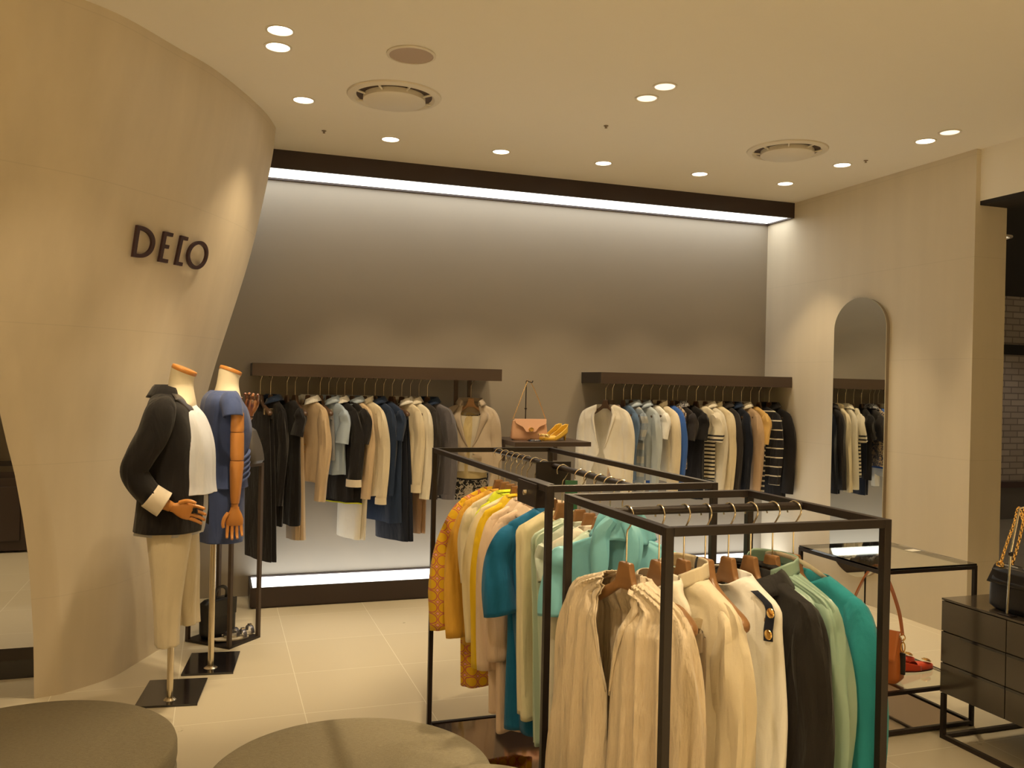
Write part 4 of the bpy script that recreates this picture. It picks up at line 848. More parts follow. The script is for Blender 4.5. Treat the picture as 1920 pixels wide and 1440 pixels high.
# ------------------------------------------------------------------ mannequins
def ringsurf(bm, tab, n=64, gap=None, amp=0, k=7, seed=0, nv=50, lo=0):
    """horizontal sections (z, cx, cy, halfwidth, halfdepth), optional front gap in metres by v"""
    rg = random.Random(seed); ph = [rg.uniform(0, 6.28) for _ in range(4)]; T = crv(tab, nv)
    def fn(u, v):
        z, cx, cy, w, d = T[round(v*nv)]
        g = math.asin(min(.97, interp(gap, v)[0]/w)) if gap else 0
        a = -PI/2+g+u*(2*PI-2*g); A = amp*min(1, .15+v)
        o = A*(math.sin(k*a+ph[0]+1.5*math.sin(2*v+ph[1]))+.6*math.sin(k*1.7*a+ph[2]+2*v))
        return Vector((cx+(w+o)*sp(math.cos(a), .9), cy+(d+o)*math.sin(a), z))
    sheet(bm, n, nv, fn, wrap=not gap); return fn
def hand_mesh(bm, M, curl=.35, spread=.10, scale=1.0, thumb=1, flip=1):
    """wooden hand hanging along -z from the wrist at the origin; palm faces +y"""
    V = lambda x, y, z: M @ (Vector((x*flip, y, z))*scale)
    prof = [(0, .021, .015), (-.012, .022, .016), (-.035, .034, .017), (-.060, .042, .017), (-.082, .043, .014), (-.092, .040, .011)]
    n = 16; rows = [[bm.verts.new(V(w*sp(math.cos(2*PI*q/n), .8), d*sp(math.sin(2*PI*q/n), .8), z)) for q in range(n)] for z, w, d in prof]
    for a, b in zip(rows, rows[1:]):
        for q in range(n): bm.faces.new((a[q], b[q], b[(q+1) % n], a[(q+1) % n]))
    bm.faces.new(rows[0]); bm.faces.new(list(reversed(rows[-1])))
    fx = (-.031, -.0105, .0105, .031); ln = (.062, .076, .080, .070)
    for i in range(4):
        x = fx[i]; L = ln[i]; a = 0; p = Vector((x, 0, -.084)); pts = [p.copy()]; sx = (i-1.5)*spread*.5
        for s_, fr in enumerate((.45, .30, .25)):
            a += curl*(.5+.4*s_)*(1+.12*((i*7) % 3-1)); p = p+Vector((sx*L*fr, math.sin(a)*L*fr, -math.cos(a)*L*fr)); pts.append(p.copy())
        P = crv([tuple(q) for q in pts], 9); tube(bm, [V(*q) for q in P], [.0092*scale*(1-.035*j)*(1.08 if j in (3, 6) else 1) for j in range(10)], 9)
    P = crv([(.030*thumb, .004, -.030), (.048*thumb, .012, -.052), (.056*thumb, .020, -.078), (.054*thumb, .026, -.098)], 9)
    tube(bm, [V(*q) for q in P], [.0115*scale*(1-.04*j) for j in range(10)], 9)
def limb(bm, pts, rad, n=20): c = crv([tuple(p)+(r,) for p, r in zip(pts, rad)], 16); tube(bm, [q[:3] for q in c], [q[3] for q in c], n)
def align(p, q, roll=0):
    """matrix whose -z runs from p to q"""
    z = (Vector(p)-Vector(q)).normalized(); x = Vector((1, 0, 0)); x = (x-z*x.dot(z)).normalized(); y = z.cross(x)
    return Matrix.Translation(p) @ Matrix((x, y, z)).transposed().to_4x4() @ Matrix.Rotation(roll, 4, 'Z')
def neck_parts(t, zt, cx, cy, tilt):
    M = Matrix.Translation((cx, cy, zt)) @ Matrix.Rotation(tilt[0], 4, 'X') @ Matrix.Rotation(tilt[1], 4, 'Y')
    bm = bmesh.new(); T = crv([(-.20, .155, .075), (-.155, .145, .075), (-.115, .085, .066), (-.07, .056, .056), (-.03, .052, .053), (0, .054, .056)], 24)
    n = 40; rows = []
    for i, (z, w, d) in enumerate(T):
        f = i/24; MM = Matrix.Translation((cx, cy+.03*(1-f)**2, zt)) @ Matrix.Rotation(tilt[0]*f**3, 4, 'X') @ Matrix.Rotation(tilt[1]*f**3, 4, 'Y')
        rows.append([bm.verts.new(MM @ Vector((w*math.cos(2*PI*q/n), d*math.sin(2*PI*q/n), z))) for q in range(n)])
    for a, b in zip(rows, rows[1:]):
        for q in range(n): bm.faces.new((a[q], a[(q+1) % n], b[(q+1) % n], b[q]))
    bm.faces.new(rows[-1]); obj('neck', bm, M_LINEN, t)
    bm = bmesh.new(); lathe(bm, [(0, .0), (.056, .0), (.058, .003), (.058, .015), (.056, .019), (.050, .020), (0, .020)], 40)
    for v in bm.verts: v.co = M @ v.co
    obj('neck_cap', bm, M_BEECH, t)
def build_mannequins():
    # ---- 1: black blazer over a white blouse and cream wide trousers; profile to the right, slightly towards us
    t = thing('mannequin', 'headless mannequin in an oversized black blazer, one wooden hand at the pocket', 'mannequin', (-.172, 4.262, 0), R(80), 'headless mannequins by the curved wall')
    IM = t.rotation_euler.to_matrix().to_4x4()
    neck_parts(t, 1.515, 0, -.03, (R(22), 0))
    # base plate squared to the shop, so turned back by the figure's own turn
    Z = Matrix.Rotation(-R(80)-R(7), 4, 'Z')
    def base(cx, cy, w, d):
        bm = bmesh.new(); bx(bm, cx-w/2, cx+w/2, cy-d/2, cy+d/2, 0, .010, Z); obj('base_plate', bm, M_BLKPLATE, t, smooth=False, bevel=.001)
    base(-.005, .105, .27, .35)
    bm = bmesh.new(); tube(bm, [(0, 0, .010), (0, 0, .60)], .0145, 20); obj('pole', bm, M_CHROME, t)
    bm = bmesh.new(); lathe(bm, [(0, .018), (.020, .018), (.026, .012), (.028, .010), (0, .010)], 24); obj('pole_collar', bm, M_CHROME, t)
    # trousers: two wide legs joined at the hip
    for s_, zz, cy in ((-1, .285, .0), (1, .340, -.034)):
        bm = bmesh.new(); ringsurf(bm, [(.90, s_*.05, .0, .100, .105), (.80, s_*.070, .0, .095, .098), (.64, s_*.078, cy*.7, .075, .078), (.45, s_*.080, cy*1.3, .062, .056), (zz, s_*.080, cy*1.7, .060, .046)], 56, amp=.006, k=4, seed=s_+5, nv=40); obj('trouser_leg', bm, CREAM, t, solid=.002)
    # blouse: visible at the chest opening, under the blazer hem at the back and at the front
    bm = bmesh.new(); ringsurf(bm, [(1.40, 0, .02, .085, .070), (1.36, 0, .01, .135, .095), (1.30, 0, -.012, .160, .118), (1.18, 0, -.045, .160, .122), (1.02, 0, -.055, .155, .120), (.965, 0, -.058, .158, .124)], 80, amp=.005, k=8, seed=3, nv=40)
    obj('blouse', bm, cloth('white crepe', (.74, .79, .92)), t, solid=.002)
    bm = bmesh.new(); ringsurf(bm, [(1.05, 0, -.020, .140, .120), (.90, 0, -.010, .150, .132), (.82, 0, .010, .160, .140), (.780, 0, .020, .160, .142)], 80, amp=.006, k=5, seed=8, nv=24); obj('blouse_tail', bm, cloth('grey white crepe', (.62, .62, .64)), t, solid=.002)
    gp = [(0, .055), (.15, .062), (.45, .050), (.62, .018), (.70, .014), (.85, .04), (1, .075)]
    tab = [(1.425, 0, .042, .080, .050), (1.405, 0, .030, .125, .070), (1.372, 0, .022, .190, .088), (1.33, 0, .012, .205, .105), (1.20, 0, .002, .200, .132), (1.05, 0, .004, .195, .142), (.92, 0, .006, .200, .150), (.80, 0, .010, .205, .158)]
    bm = bmesh.new(); fn = ringsurf(bm, tab, 110, gap=gp, amp=.004, k=5, seed=2, nv=60); obj('blazer', bm, BLK, t, solid=.004)
    for u, s_ in ((0, 1), (1, -1)):
        def lp(a, b):
            v = round((.04+.58*b)*60)/60; p = fn(u, v); wd = interp([(0, .03), (.2, .070), (.26, .085), (.28, .070), (.7, .045), (1, .004)], b)[0]
            return Vector((p.x+s_*wd*a, p.y-.006+.25*wd*a*a, p.z-.004*a))
        bm = bmesh.new(); sheet(bm, 4, 34, lp); obj('lapel', bm, satin('black satin facing', (.045, .040, .045), .36), t, solid=.003)
    bm = bmesh.new(); B0 = lambda: 0
    def cl(u, v):
        a = -PI/2+.85+u*(2*PI-1.7); dz, dr = interp([(0, -.01, .004), (.4, .035, -.002), (.55, .036, .008), (1, -.022, .040)], v); return Vector(((.078+dr)*math.cos(a), .030+(.058+dr)*math.sin(a), 1.418+dz-.02*max(0, -math.sin(a))))
    sheet(bm, 40, 8, cl); obj('collar', bm, BLK, t, solid=.003)
    # right arm (viewer's side): hand at the pocket
    S0, E0, W0 = (-.185, .02, 1.345), (-.245, .135, 1.065), (-.215, -.020, .935)
    bm = bmesh.new(); c = crv([(-.12, .020, 1.370, .040), (-.178, .022, 1.335, .064), (-.212, .050, 1.235, .066), (-.232, .092, 1.140, .062), (-.240, .112, 1.075, .056), (-.236, .072, 1.005, .054), (-.222, .012, .950, .050)], 40)
    tube(bm, [q[:3] for q in c], [q[3] for q in c], 30, wob=.035, k=3, seed=4); obj('blazer_sleeve', bm, BLK, t)
    bm = bmesh.new(); c = crv([(-.231, .050, .978, .0545), (-.222, .010, .948, .056), (-.218, -.008, .936, .057)], 8); tube(bm, [q[:3] for q in c], [q[3] for q in c], 28, caps=False); obj('turned_cuff', bm, CUFFW, t, solid=.003, label='turned-back pale cuff')
    bm = bmesh.new(); tube(bm, crv([(.13, .015, 1.375), (.19, .02, 1.33), (.225, .02, 1.2), (.225, -.02, 1.0), (.20, -.07, .90)], 20), [.05+.015*math.sin(i/20*3)-.01*i/20 for i in range(21)], 24); obj('blazer_sleeve', bm, BLK, t)
    bm = bmesh.new(); limb(bm, [(-.222, .0, .945), (-.212, -.035, .925)], [.027, .022]); hand_mesh(bm, align((-.212, -.035, .925), (-.190, -.155, .890), R(80)), curl=.25, thumb=-1, scale=.95); obj('wooden_hand', bm, M_BEECH, t)
    bm = bmesh.new(); bx(bm, -.07, .07, -.002, .004, -.011, .011, Matrix.Translation((-.185, -.080, .900)) @ Matrix.Rotation(R(68), 4, 'Z') @ Matrix.Rotation(R(8), 4, 'Y')); obj('pocket_flap', bm, BLK, t, smooth=False)
    # ---- 2: blue top and skirt, profile to the right
    t = thing('mannequin', 'headless mannequin in a blue draped top and skirt, honey wooden arm hanging', 'mannequin', (.003, 4.677, 0), R(104), 'headless mannequins by the curved wall')
    Z = Matrix.Rotation(-R(104)-R(7), 4, 'Z'); BLUE = cloth('dusty blue jersey', (.070, .105, .27)); 
    bm = bmesh.new(); bx(bm, -.130, .120, -.088, .257, 0, .010, Z); obj('base_plate', bm, M_BLKPLATE, t, smooth=False, bevel=.001)
    bm = bmesh.new(); tube(bm, [(0, 0, .010), (0, 0, .80)], .0150, 20); obj('pole', bm, M_CHROME, t)
    bm = bmesh.new(); lathe(bm, [(0, .018), (.022, .018), (.030, .012), (.034, .010), (0, .010)], 24); obj('pole_collar', bm, M_CHROME, t)
    neck_parts(t, 1.520, 0, -.065, (R(20), R(0)))
    def bl(tab, **k): bm = bmesh.new(); f = ringsurf(bm, tab, 90, **k); return bm
    obj('top', bl([(1.425, 0, -.035, .085, .062), (1.405, 0, -.030, .125, .078), (1.375, 0, -.030, .160, .092), (1.32, 0, -.042, .165, .112), (1.22, 0, -.052, .150, .122), (1.10, 0, -.045, .135, .108), (1.02, 0, -.040, .142, .108), (.935, 0, -.038, .160, .118)], amp=.003, k=5, seed=5, nv=56), BLUE, t, solid=.003)
    obj('skirt', bl([(1.02, 0, -.036, .130, .098), (.93, 0, -.034, .150, .108), (.80, 0, -.032, .158, .112), (.665, 0, -.032, .160, .112)], amp=.004, k=5, seed=7, nv=40), BLUE, t, solid=.003)
    for k in range(5):   # draped tucks gathered at the waist front
        bm = bmesh.new(); z = 1.00+.028*k; P = crv([(-.150, -.070, z-.045), (-.125, -.125, z-.012), (-.060, -.155, z+.008), (.02, -.160, z+.012)], 12); tube(bm, P, [.003+.005*math.sin(i/12*PI) for i in range(13)], 8); obj('drape_fold', bm, BLUE, t)
    for s_ in (-1, 1):
        bm = bmesh.new(); c = crv([(s_*.10, -.030, 1.395, .030), (s_*.145, -.032, 1.375, .052), (s_*.180, -.034, 1.335, .050), (s_*.192, -.034, 1.300, .047)], 12); tube(bm, [q[:3] for q in c], [q[3] for q in c], 24, caps=False); obj('cap_sleeve', bm, BLUE, t, solid=.003)
    # right arm in four turned wooden sections, hanging straight
    x, y = -.185, -.058
    secs = [((x, y, 1.335), (x, y, 1.225), .031, .0335), ((x, y, 1.222), (x, y-.002, 1.085), .0335, .0335), ((x, y-.002, 1.081), (x, y+.004, .870), .0345, .0215)]
    arm = None
    for k, (a, b, r0, r1) in enumerate(secs):
        bm = bmesh.new(); a, b = Vector(a), Vector(b); n = 10; P = [a.lerp(b, i/n) for i in range(n+1)]; rr = [r0+(r1-r0)*(i/n)**1.4 for i in range(n+1)]; rr[0] *= .62 if k == 0 else .95; rr[-1] *= .94
        if k == 0: rr[1] *= .9
        tube(bm, P, rr, 28); obj(('upper_arm', 'upper_arm', 'forearm')[k], bm, M_BEECH, t)
    bm = bmesh.new(); tube(bm, [(x, y+.004, .868), (x, y+.004, .852)], .0175, 24); obj('wrist_joint', bm, M_BEECH, t)
    bm = bmesh.new(); hand_mesh(bm, Matrix.Translation((x, y+.004, .852)) @ Matrix.Rotation(R(80), 4, 'Z'), curl=.28, thumb=1); obj('wooden_hand', bm, M_BEECH, t)
    # left arm raised on the far side, dark varnish
    E2, W2 = (.205, -.100, 1.130), (.150, -.215, 1.290)
    bm = bmesh.new(); limb(bm, [(.180, -.034, 1.33), (.20, -.06, 1.23), E2], [.036, .036, .034]); obj('upper_arm', bm, M_COPPER, t)
    bm = bmesh.new(); limb(bm, [E2, (.18, -.160, 1.215), W2], [.034, .032, .022]); obj('forearm', bm, M_COPPER, t)
    bm = bmesh.new(); hand_mesh(bm, align(W2, (.140, -.225, 1.40), R(120)), curl=.75, thumb=-1, scale=.95); obj('wooden_hand', bm, M_COPPER, t, label='raised dark varnished hand')

# ------------------------------------------------------------------ bags and shoes
def chain(bm, pts, r=.0045, w=.0013, step=.0075):
    P = crv(pts, 200); L = [0]
    for a, b in zip(P, P[1:]): L.append(L[-1]+math.dist(a, b))
    n = int(L[-1]/step); j = 0
    for k in range(n+1):
        d = L[-1]*k/n
        while j < len(L)-2 and L[j+1] < d: j += 1
        a, b = Vector(P[j]), Vector(P[min(j+1, 200)]); f = (d-L[j])/max(1e-9, L[j+1]-L[j]); c = a.lerp(b, f); T = (b-a).normalized()
        ref = Vector((0, 1, 0)) if abs(T.y) < .9 else Vector((1, 0, 0)); U = (ref-T*ref.dot(T)).normalized(); V = T.cross(U)
        N = U if k % 2 else V
        ring = [c+T*math.cos(q*PI/4)*r+N*math.sin(q*PI/4)*r*.65 for q in range(8)]
        nn = T.cross(N); rows = []
        for q in range(8):
            o = (ring[q]-c).normalized(); rows.append([bm.verts.new(ring[q]+o*w), bm.verts.new(ring[q]+nn*w), bm.verts.new(ring[q]-o*w), bm.verts.new(ring[q]-nn*w)])
        for q in range(8):
            for s_ in range(4): bm.faces.new((rows[q][s_], rows[(q+1) % 8][s_], rows[(q+1) % 8][(s_+1) % 4], rows[q][(s_+1) % 4]))
def bag_body(bm, w, d, h, top=.9, bulge=.15, wt=None, n=40, nv=24):
    """soft box: base w x d, tapering to top*d; wt = top width factor"""
    wt = wt or .92
    def fn(u, v):
        a = 2*PI*u; f = math.sin(PI*min(1, v*1.02))*bulge
        ww = w/2*(1+(wt-1)*v)*(1+f*.15); dd = d/2*(1+(top-1)*v)*(1+f); e = 1-.12*max(0, 1-v/.08)-.25*max(0, (v-.92)/.08)
        return Vector((ww*e*sp(math.cos(a), .28), dd*e*sp(math.sin(a), .5), h*v))
    sheet(bm, n, nv, fn, wrap=True, capv0=True, capv1=True)
def shoe(bm_parts, L=.235, W=.078, heel=.0, pump=True):
    """returns upper and sole meshes; toe towards +x, sole on z=0"""
    def half(x): t = x/L; return W/2*(.55+.45*math.sin(PI*min(1, t*.9+.18)))*(math.sqrt(max(0.0, 1-((t-.78)/.22)**2)) if t > .78 else 1)*(math.sqrt(max(0, 1-((.10-t)/.10)**2))*.5+.5 if t < .10 else 1)
    def lift(x): t = x/L; return heel*(1-t/.62)**1.3 if t < .62 else 0
    bs = bmesh.new(); n = 30
    def so(u, v):
        x = L*(.0+.999*u); return Vector((x, half(x)*(2*v-1), lift(x)))
    top = []; bot = []
    for i in range(n+1):
        x = L*i/n*.9999; a = half(x); z = lift(x); top.append((bs.verts.new((x, -a, z+.006)), bs.verts.new((x, a, z+.006)))); bot.append((bs.verts.new((x, -a, z)), bs.verts.new((x, a, z))))
    for i in range(n):
        bs.faces.new((top[i][0], top[i+1][0], top[i+1][1], top[i][1])); bs.faces.new((bot[i][0], bot[i][1], bot[i+1][1], bot[i+1][0]))
        bs.faces.new((bot[i][0], bot[i+1][0], top[i+1][0], top[i][0])); bs.faces.new((bot[i][1], top[i][1], top[i+1][1], bot[i+1][1]))
    bu = bmesh.new()
    def up(u, v):
        # u along, v from one edge over to the other; open at the instep
        x = L*(.002+.996*u); a = half(x); t = u; z0 = lift(x)+.006
        hgt = .050-.012*t if t < .55 else (.043-.060*(t-.55)/.45 if t < .98 else .016)
        s_ = v*2-1; closed = min(1, max(0, (t-.60)/.10)); side = abs(s_)
        ang = (1-side)*PI/2
        y = a*math.copysign(math.cos(ang)**.6, s_) if closed >= 1 else a*math.copysign(1-(1-side)*(.25+.75*closed), s_)
        z = z0+hgt*(math.sin(ang)**.7 if closed >= 1 else min(1, (1-side)*(3-2*closed))*(1 if closed < .01 else 1-.1*closed))
        return Vector((x, y, z))
    for s_ in (-1, 1):   # quarters
        def qt(u, v):
            x = L*(.0+.62*u); a = half(x); z0 = lift(x)+.005; hh = .050-.026*u if u > .15 else .050
            return Vector((x, s_*a*(1-.10*v), z0+hh*v))
        sheet(bu, 16, 5, qt)
    def bk(u, v):
        y = half(.0005*L)*(2*u-1); return Vector((-.004*math.sin(PI*u)-.004*v, y, lift(0)+.005+.052*v))
    sheet(bu, 8, 5, bk)
    def vp(u, v):
        t = .58+.419*u; x = L*t; a = half(x); z0 = lift(x)+.004; hgt = .034*(1-u)**.6+.016*u; ang = PI*v
        return Vector((x-.014*math.sin(ang)*0+(.018*(1-math.sin(ang))*-1*(1-u)), -a*math.cos(ang), z0+hgt*math.sin(ang)**.75))
    sheet(bu, 18, 18, vp)
    bh = None
    if heel > .02:
        bh = bmesh.new(); tube(bh, [(.016, 0, heel+.002), (.012, 0, heel*.5), (.010, 0, .001)], [.020, .010, .007], 12)
    return bu, bs, bh
def shoe_pair(name, cat, labels, group, places, mu, ms, heel=0, orn=None, mh=None, **k):
    for (x, y, z, rz), lab in zip(places, labels):
        t = thing(name, lab, cat, (x, y, z), R(rz), group); bu, bs, bh = shoe(None, heel=heel, **k)
        obj('upper', bu, mu, t, solid=.0022); obj('sole', bs, ms, t)
        if bh: obj('heel', bh, mh or mu, t)
        if orn: orn(t)
def build_accessories():
    sx, sy, sz = 2.235, YB, 1.0905
    NUDE = mat('nude pink leather', (.72, .42, .27), .42, bump=.05, bscale=200); TAN = mat('tan brown leather', (.52, .155, .035), .38, bump=.06, bscale=150); BLKL = mat('black leather', (.012, .011, .012), .33, bump=.06, bscale=160)
    # hook stand and nude flap bag on the wall shelf
    bxx, byy = 2.128, 5.86
    t = thing('bag_stand', 'thin dark stand holding the nude handbag on the wall shelf', 'bag stand', (bxx, byy, sz))
    bm = bmesh.new(); lathe(bm, [(0, .012), (.045, .012), (.052, .006), (.054, 0), (0, 0)], 36); bmesh.ops.translate(bm, vec=(0, -.14, 0), verts=bm.verts)
    tube(bm, [(0, -.14, .008), (0, .055, .008)], .006, 8); obj('base', bm, M_BLKPLATE, t)
    bm = bmesh.new(); tube(bm, [(0, .055, .008), (0, .055, .20), (0, .055, .42)], .004, 10); tube(bm, crv([(0, .055, .415), (0, .04, .424), (.012, .01, .414), (.022, -.01, .412), (.024, -.018, .425)], 10), .0035, 8); obj('rod', bm, M_DARK, t)
    bm = bmesh.new(); lathe(bm, [(.004, .215), (.009, .218), (.009, .226), (.004, .229)], 14, (0, .055, 0)); obj('knob', bm, M_DARK, t)
    t = thing('handbag', 'nude pink flap handbag with gold clasp and chain, on the wall shelf', 'handbag', (bxx, byy-.025, sz), R(-4))
    bm = bmesh.new(); bag_body(bm, .270, .075, .150, top=.45, bulge=.12, wt=.90); obj('body', bm, NUDE, t)
    def flap(poly, y0, y1):
        b = bmesh.new(); prism(b, poly, y0, y1); return b
    bm = flap([(-.118, .152), (.122, .152), (.118, .118), (.062, .095), (.032, .060), (-.036, .060), (-.058, .095), (-.104, .118)], -.0, .004)
    for v in bm.verts: v.co.y += -.024-.36*(.152-v.co.z)
    obj('flap', bm, NUDE, t, smooth=False, bevel=.001)
    bm = bmesh.new(); prism(bm, [(-.014, -.014), (.014, -.014), (.020, .004), (.010, .014), (-.010, .014), (-.020, .004)], -.006, 0); tube(bm, [(math.cos(a)*.016, -.008, math.sin(a)*.013) for a in [i*PI/6 for i in range(13)]], .003, 6)
    bmesh.ops.translate(bm, vec=(0, -.053, .078), verts=bm.verts); obj('clasp', bm, M_GOLD, t)
    bm = bmesh.new(); chain(bm, [(-.120, -.005, .155), (-.085, .01, .235), (-.045, .03, .330), (0, .060, .425)], .0045, .0014, .0078); obj('chain', bm, M_GOLD, t)
    bm = bmesh.new(); chain(bm, [(.120, -.005, .152), (.092, .01, .235), (.060, .03, .325), (.018, .052, .420)], .0045, .0014, .0078); obj('chain', bm, M_GOLD, t)
    MUS = mat('mustard patent leather', (.78, .48, .05), .28, coat=.3); SOLE = mat('tan sole', (.45, .28, .12), .5)
    def bow(t):
        bm = bmesh.new()
        for k in range(6):
            a = k*PI/3; tube(bm, [(.195, 0, .036), (.195+.020*math.cos(a), .020*math.sin(a), .044), (.195+.030*math.cos(a+.5), .030*math.sin(a+.5), .036)], [.005, .006, .003], 6)
        obj('bow', bm, mat('pale gold leather', (.85, .66, .28), .3, .3), t, label='pale gold bow on the toe')
    shoe_pair('pump_shoe', 'shoe', ('mustard pump with gold bow, nearer of the pair on the wall shelf', 'mustard pump with gold bow, farther of the pair on the wall shelf'), 'mustard pumps on the wall shelf', [(2.40, 5.80, sz, 200), (2.385, 5.885, sz, 205)], MUS, SOLE, heel=.060, orn=bow, L=.215)
    # tan shoulder bag hung on its stand on the console's middle shelf
    cz = .196
    t = thing('bag_stand', 'thin dark stand holding up the tan bag strap', 'bag stand', (2.86, 3.26, cz))
    bm = bmesh.new(); lathe(bm, [(0, .006), (.05, .006), (.052, 0), (0, 0)], 32); obj('base', bm, M_BLKPLATE, t)
    bm = bmesh.new(); tube(bm, [(0, 0, .006), (0, 0, .50)], .004, 8); tube(bm, crv([(0, 0, .498), (.01, -.02, .505), (.02, -.035, .498)], 6), .004, 8); obj('rod', bm, M_DARK, t)
    t = thing('handbag', 'tan brown shoulder bag with looped strap and gold charm on the console', 'handbag', (2.86, 3.20, cz), R(-62))
    bm = bmesh.new(); bag_body(bm, .26, .10, .215, top=.62, bulge=.25, wt=.90); obj('body', bm, TAN, t)
    def fl(u, v):
        a = PI*(v)-PI/2; return Vector((.122*(2*u-1)*(1-.04*v), -.056*v-.012 if v < .999 else -.068, .222-.02*(1-v)*0-.10*v**2))
    bm = bmesh.new(); sheet(bm, 16, 12, lambda u, v: Vector((.121*(2*u-1), .030-.098*v-.010*math.sin(PI*v), .218+.010*math.sin(PI*min(1, v*1.3))-.115*max(0, v-.35)*1.5))); obj('flap', bm, TAN, t, solid=.004)
    bm = bmesh.new(); P = crv([(-.125, 0, .205), (-.10, .01, .32), (-.045, .02, .455), (0, .022, .498), (.050, .02, .45), (.105, .01, .32), (.128, 0, .215)], 40)
    rows = []
    for i, p in enumerate(P):
        a, b = Vector(P[max(0, i-1)]), Vector(P[min(40, i+1)]); T = (b-a).normalized(); wv = Vector((0, 1, 0))*.015; nn = T.cross(Vector((0, 1, 0)))*.0025; p = Vector(p)
        rows.append([bm.verts.new(p+wv+nn), bm.verts.new(p-wv+nn), bm.verts.new(p-wv-nn), bm.verts.new(p+wv-nn)])
    for a, b in zip(rows, rows[1:]):
        for q in range(4): bm.faces.new((a[q], b[q], b[(q+1) % 4], a[(q+1) % 4]))
    bm.faces.new(rows[0]); bm.faces.new(list(reversed(rows[-1]))); obj('strap', bm, TAN, t)
    for s_ in (-1, 1):
        bm = bmesh.new(); tube(bm, [(s_*.128+.011*math.cos(a), 0, .205+.013*math.sin(a)) for a in [i*PI/8 for i in range(17)]], .0025, 8); obj('ring', bm, M_GOLD, t)
    bm = bmesh.new(); tube(bm, [(.135+.008*math.cos(a), -.012, .165+.022*math.sin(a)) for a in [i*PI/8 for i in range(17)]], .003, 8); tube(bm, crv([(.132, 0, .20), (.136, -.01, .19), (.136, -.012, .187)], 4), .002, 6); ch = obj('charm', bm, M_GOLD, t)
    bm = bmesh.new(); bx(bm, .122, .148, -.022, -.010, .045, .140); obj('charm_tag', bm, BLKL, ch, smooth=False, bevel=.003)
    RED = mat('red orange suede', (.80, .075, .018), .55, sheen=.3)
    def disc(t):
        bm = bmesh.new(); lathe(bm, [(0, .006), (.012, .006), (.021, .003), (.022, 0), (.018, -.001), (0, -.001)], 28)
        for k in range(4): bx(bm, -.010+.006*k, -.008+.006*k, -.010, .010, .006, .008)
        for v in bm.verts: v.co = Matrix.Translation((.190, 0, .042)) @ Matrix.Rotation(R(14), 4, 'Y') @ v.co
        obj('medallion', bm, M_GOLD, t, label='round gold medallion')
    shoe_pair('ballet_flat', 'shoe', ('red orange ballet flat with gold medallion, nearer one on the console shelf', 'red orange ballet flat with gold medallion, farther one on the console shelf'), 'red ballet flats on the console', [(2.995, 3.235, cz, -6), (2.98, 3.325, cz, -4)], RED, mat('dark sole', (.08, .03, .02), .5), heel=.006, orn=disc, L=.225, W=.075)
    # black chain bag on the drawer cabinet
    t = thing('handbag', 'large black leather bag with heavy gold chain on the drawer cabinet', 'handbag', (3.115, 2.555, .6075), R(-90))
    bm = bmesh.new(); bag_body(bm, .46, .11, .175, top=.75, bulge=.08, wt=.99); obj('body', bm, BLKL, t)
    bm = bmesh.new(); sheet(bm, 20, 10, lambda u, v: Vector((.222*(2*u-1), .040-.095*v, .176+.006*math.sin(PI*min(1, v*1.4))-.075*max(0, v-.55)*2))); obj('flap', bm, BLKL, t, solid=.004)
    for x0, dy in ((-.19, -.02), (-.17, .02)):
        bm = bmesh.new(); chain(bm, [(x0, dy, .178), (x0+.025, dy, .26), (x0+.055, dy*.6, .36), (x0+.070, dy*.3, .425), (x0+.11, dy*.6, .36), (x0+.24, dy, .24), (x0+.34, dy, .178)], .0085, .0026, .013); obj('chain', bm, M_GOLD, t, label='heavy gold chain')
    bm = bmesh.new(); tube(bm, [(-.19+.016*math.cos(a), -.02, .182+.010*math.sin(a)) for a in [i*PI/8 for i in range(17)]], .004, 8); obj('ring', bm, M_GOLD, t)
    t = thing('bag_stand', 'slim grey metal stand holding up the gold chain on the drawer cabinet', 'bag stand', (3.028, 2.648, .6075))
    bm = bmesh.new(); bx(bm, -.02, .02, -.03, .03, 0, .004); obj('base', bm, M_DARK, t, smooth=False)
    bm = bmesh.new(); tube(bm, [(0, 0, .004), (0, -.01, .25), (.03, -.02, .43)], .0045, 8); tube(bm, crv([(.03, -.02, .43), (.05, -.03, .437), (.062, -.04, .43)], 6), .004, 8); obj('rod', bm, M_CHROME, t)
    bm = bmesh.new(); lathe(bm, [(.004, .24), (.009, .243), (.009, .255), (.004, .258)], 14, (0, -.01, 0)); obj('knob', bm, M_DARK, t)
    # items on the tall narrow stand
    t = thing('handbag', 'soft grey handbag on top of the tall narrow stand', 'handbag', (.140, 5.185, 1.0085), R(-35))
    GL = mat('grey leather', (.075, .068, .064), .5, bump=.08, bscale=60)
    bm = bmesh.new(); bag_body(bm, .27, .12, .205, top=.45, bulge=.35, wt=.62); obj('body', bm, GL, t)
    bm = bmesh.new(); tube(bm, crv([(-.07, -.02, .19), (-.05, -.03, .25), (.05, -.03, .25), (.07, -.02, .19)], 14), .006, 8); obj('handle', bm, GL, t)
    t = thing('handbag', 'stiff black handbag with curled handle on the base of the narrow stand', 'handbag', (.035, 5.235, .0145), R(40))
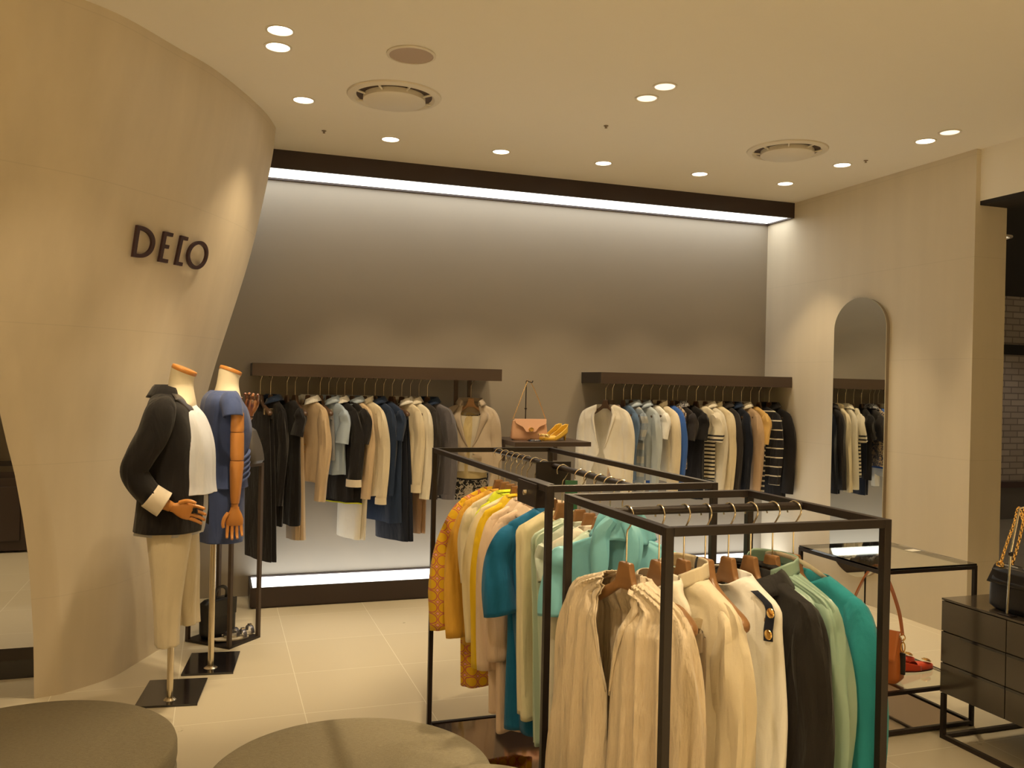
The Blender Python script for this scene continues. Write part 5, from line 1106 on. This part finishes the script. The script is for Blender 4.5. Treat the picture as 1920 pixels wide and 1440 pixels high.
    bm = bmesh.new(); bag_body(bm, .20, .10, .215, top=.70, bulge=.05, wt=1.12); obj('body', bm, BLKL, t)
    bm = bmesh.new(); prism(bm, [(-.092, .214), (.092, .214), (.088, .12), (-.088, .12)], -.056, -.050); obj('flap', bm, BLKL, t, smooth=False, bevel=.003)
    bm = bmesh.new(); P = crv([(-.04, -.02, .21), (-.035, -.03, .27), (.0, -.035, .285), (.035, -.03, .26), (.04, -.02, .21)], 20); tube(bm, P, .010, 10, sq=.5); obj('handle', bm, BLKL, t)
    def strapf(t):
        for xx in (.075, .165):
            bm = bmesh.new(); tube(bm, [(xx, .038*math.cos(a), .010+.040*math.sin(a)) for a in [i*PI/12 for i in range(13)]], .011, 8, sq=.22); obj('strap', bm, mat('silver black leather', (.14, .14, .17), .25, .5), t)
        bm = bmesh.new(); bx(bm, .155, .175, -.010, .010, .050, .056); obj('buckle', bm, M_CHROME, t, smooth=False)
    for (x, y, rz, lab) in ((.088, 5.125, 20, 'black strappy sandal with pale insole, nearer one on the narrow stand'), (.135, 5.185, 26, 'black strappy sandal with pale insole, farther one on the narrow stand')):
        t = thing('sandal', lab, 'shoe', (x-.07, y-.03, .0145), R(rz), 'strappy sandals on the narrow stand'); bu, bs, bh = shoe(None, L=.20, W=.070, heel=.012); bu.free(); obj('sole', bs, mat('pale insole', (.62, .55, .42), .6), t); strapf(t)
    # small flat bright patch laid on the console glass
    o = obj('bright_patch', box(-.032, .032, -.022, .022, 0, .001), mat('bright white patch', (.9, .88, .80), .4), smooth=False); o.location = (3.20, 3.33, .7312); o.rotation_euler = (0, 0, R(8)); tag(o, 'small bright white patch lying on the glass console top', 'card')

build_room(); build_curved_wall(); build_letters(); build_ceiling()
build_fixtures(); build_racks(); build_console(); build_cabinet(); build_ottomans(); build_stand()
wall_clothes(); rear_rack_clothes(); front_rack_clothes()
build_mannequins(); build_accessories()
for o in list(bpy.data.objects):      # templates that were never hung
    if o.name.startswith('wooden_hanger') and o.location.z < -40:
        for c in list(o.children): bpy.data.objects.remove(c)
        bpy.data.objects.remove(o)
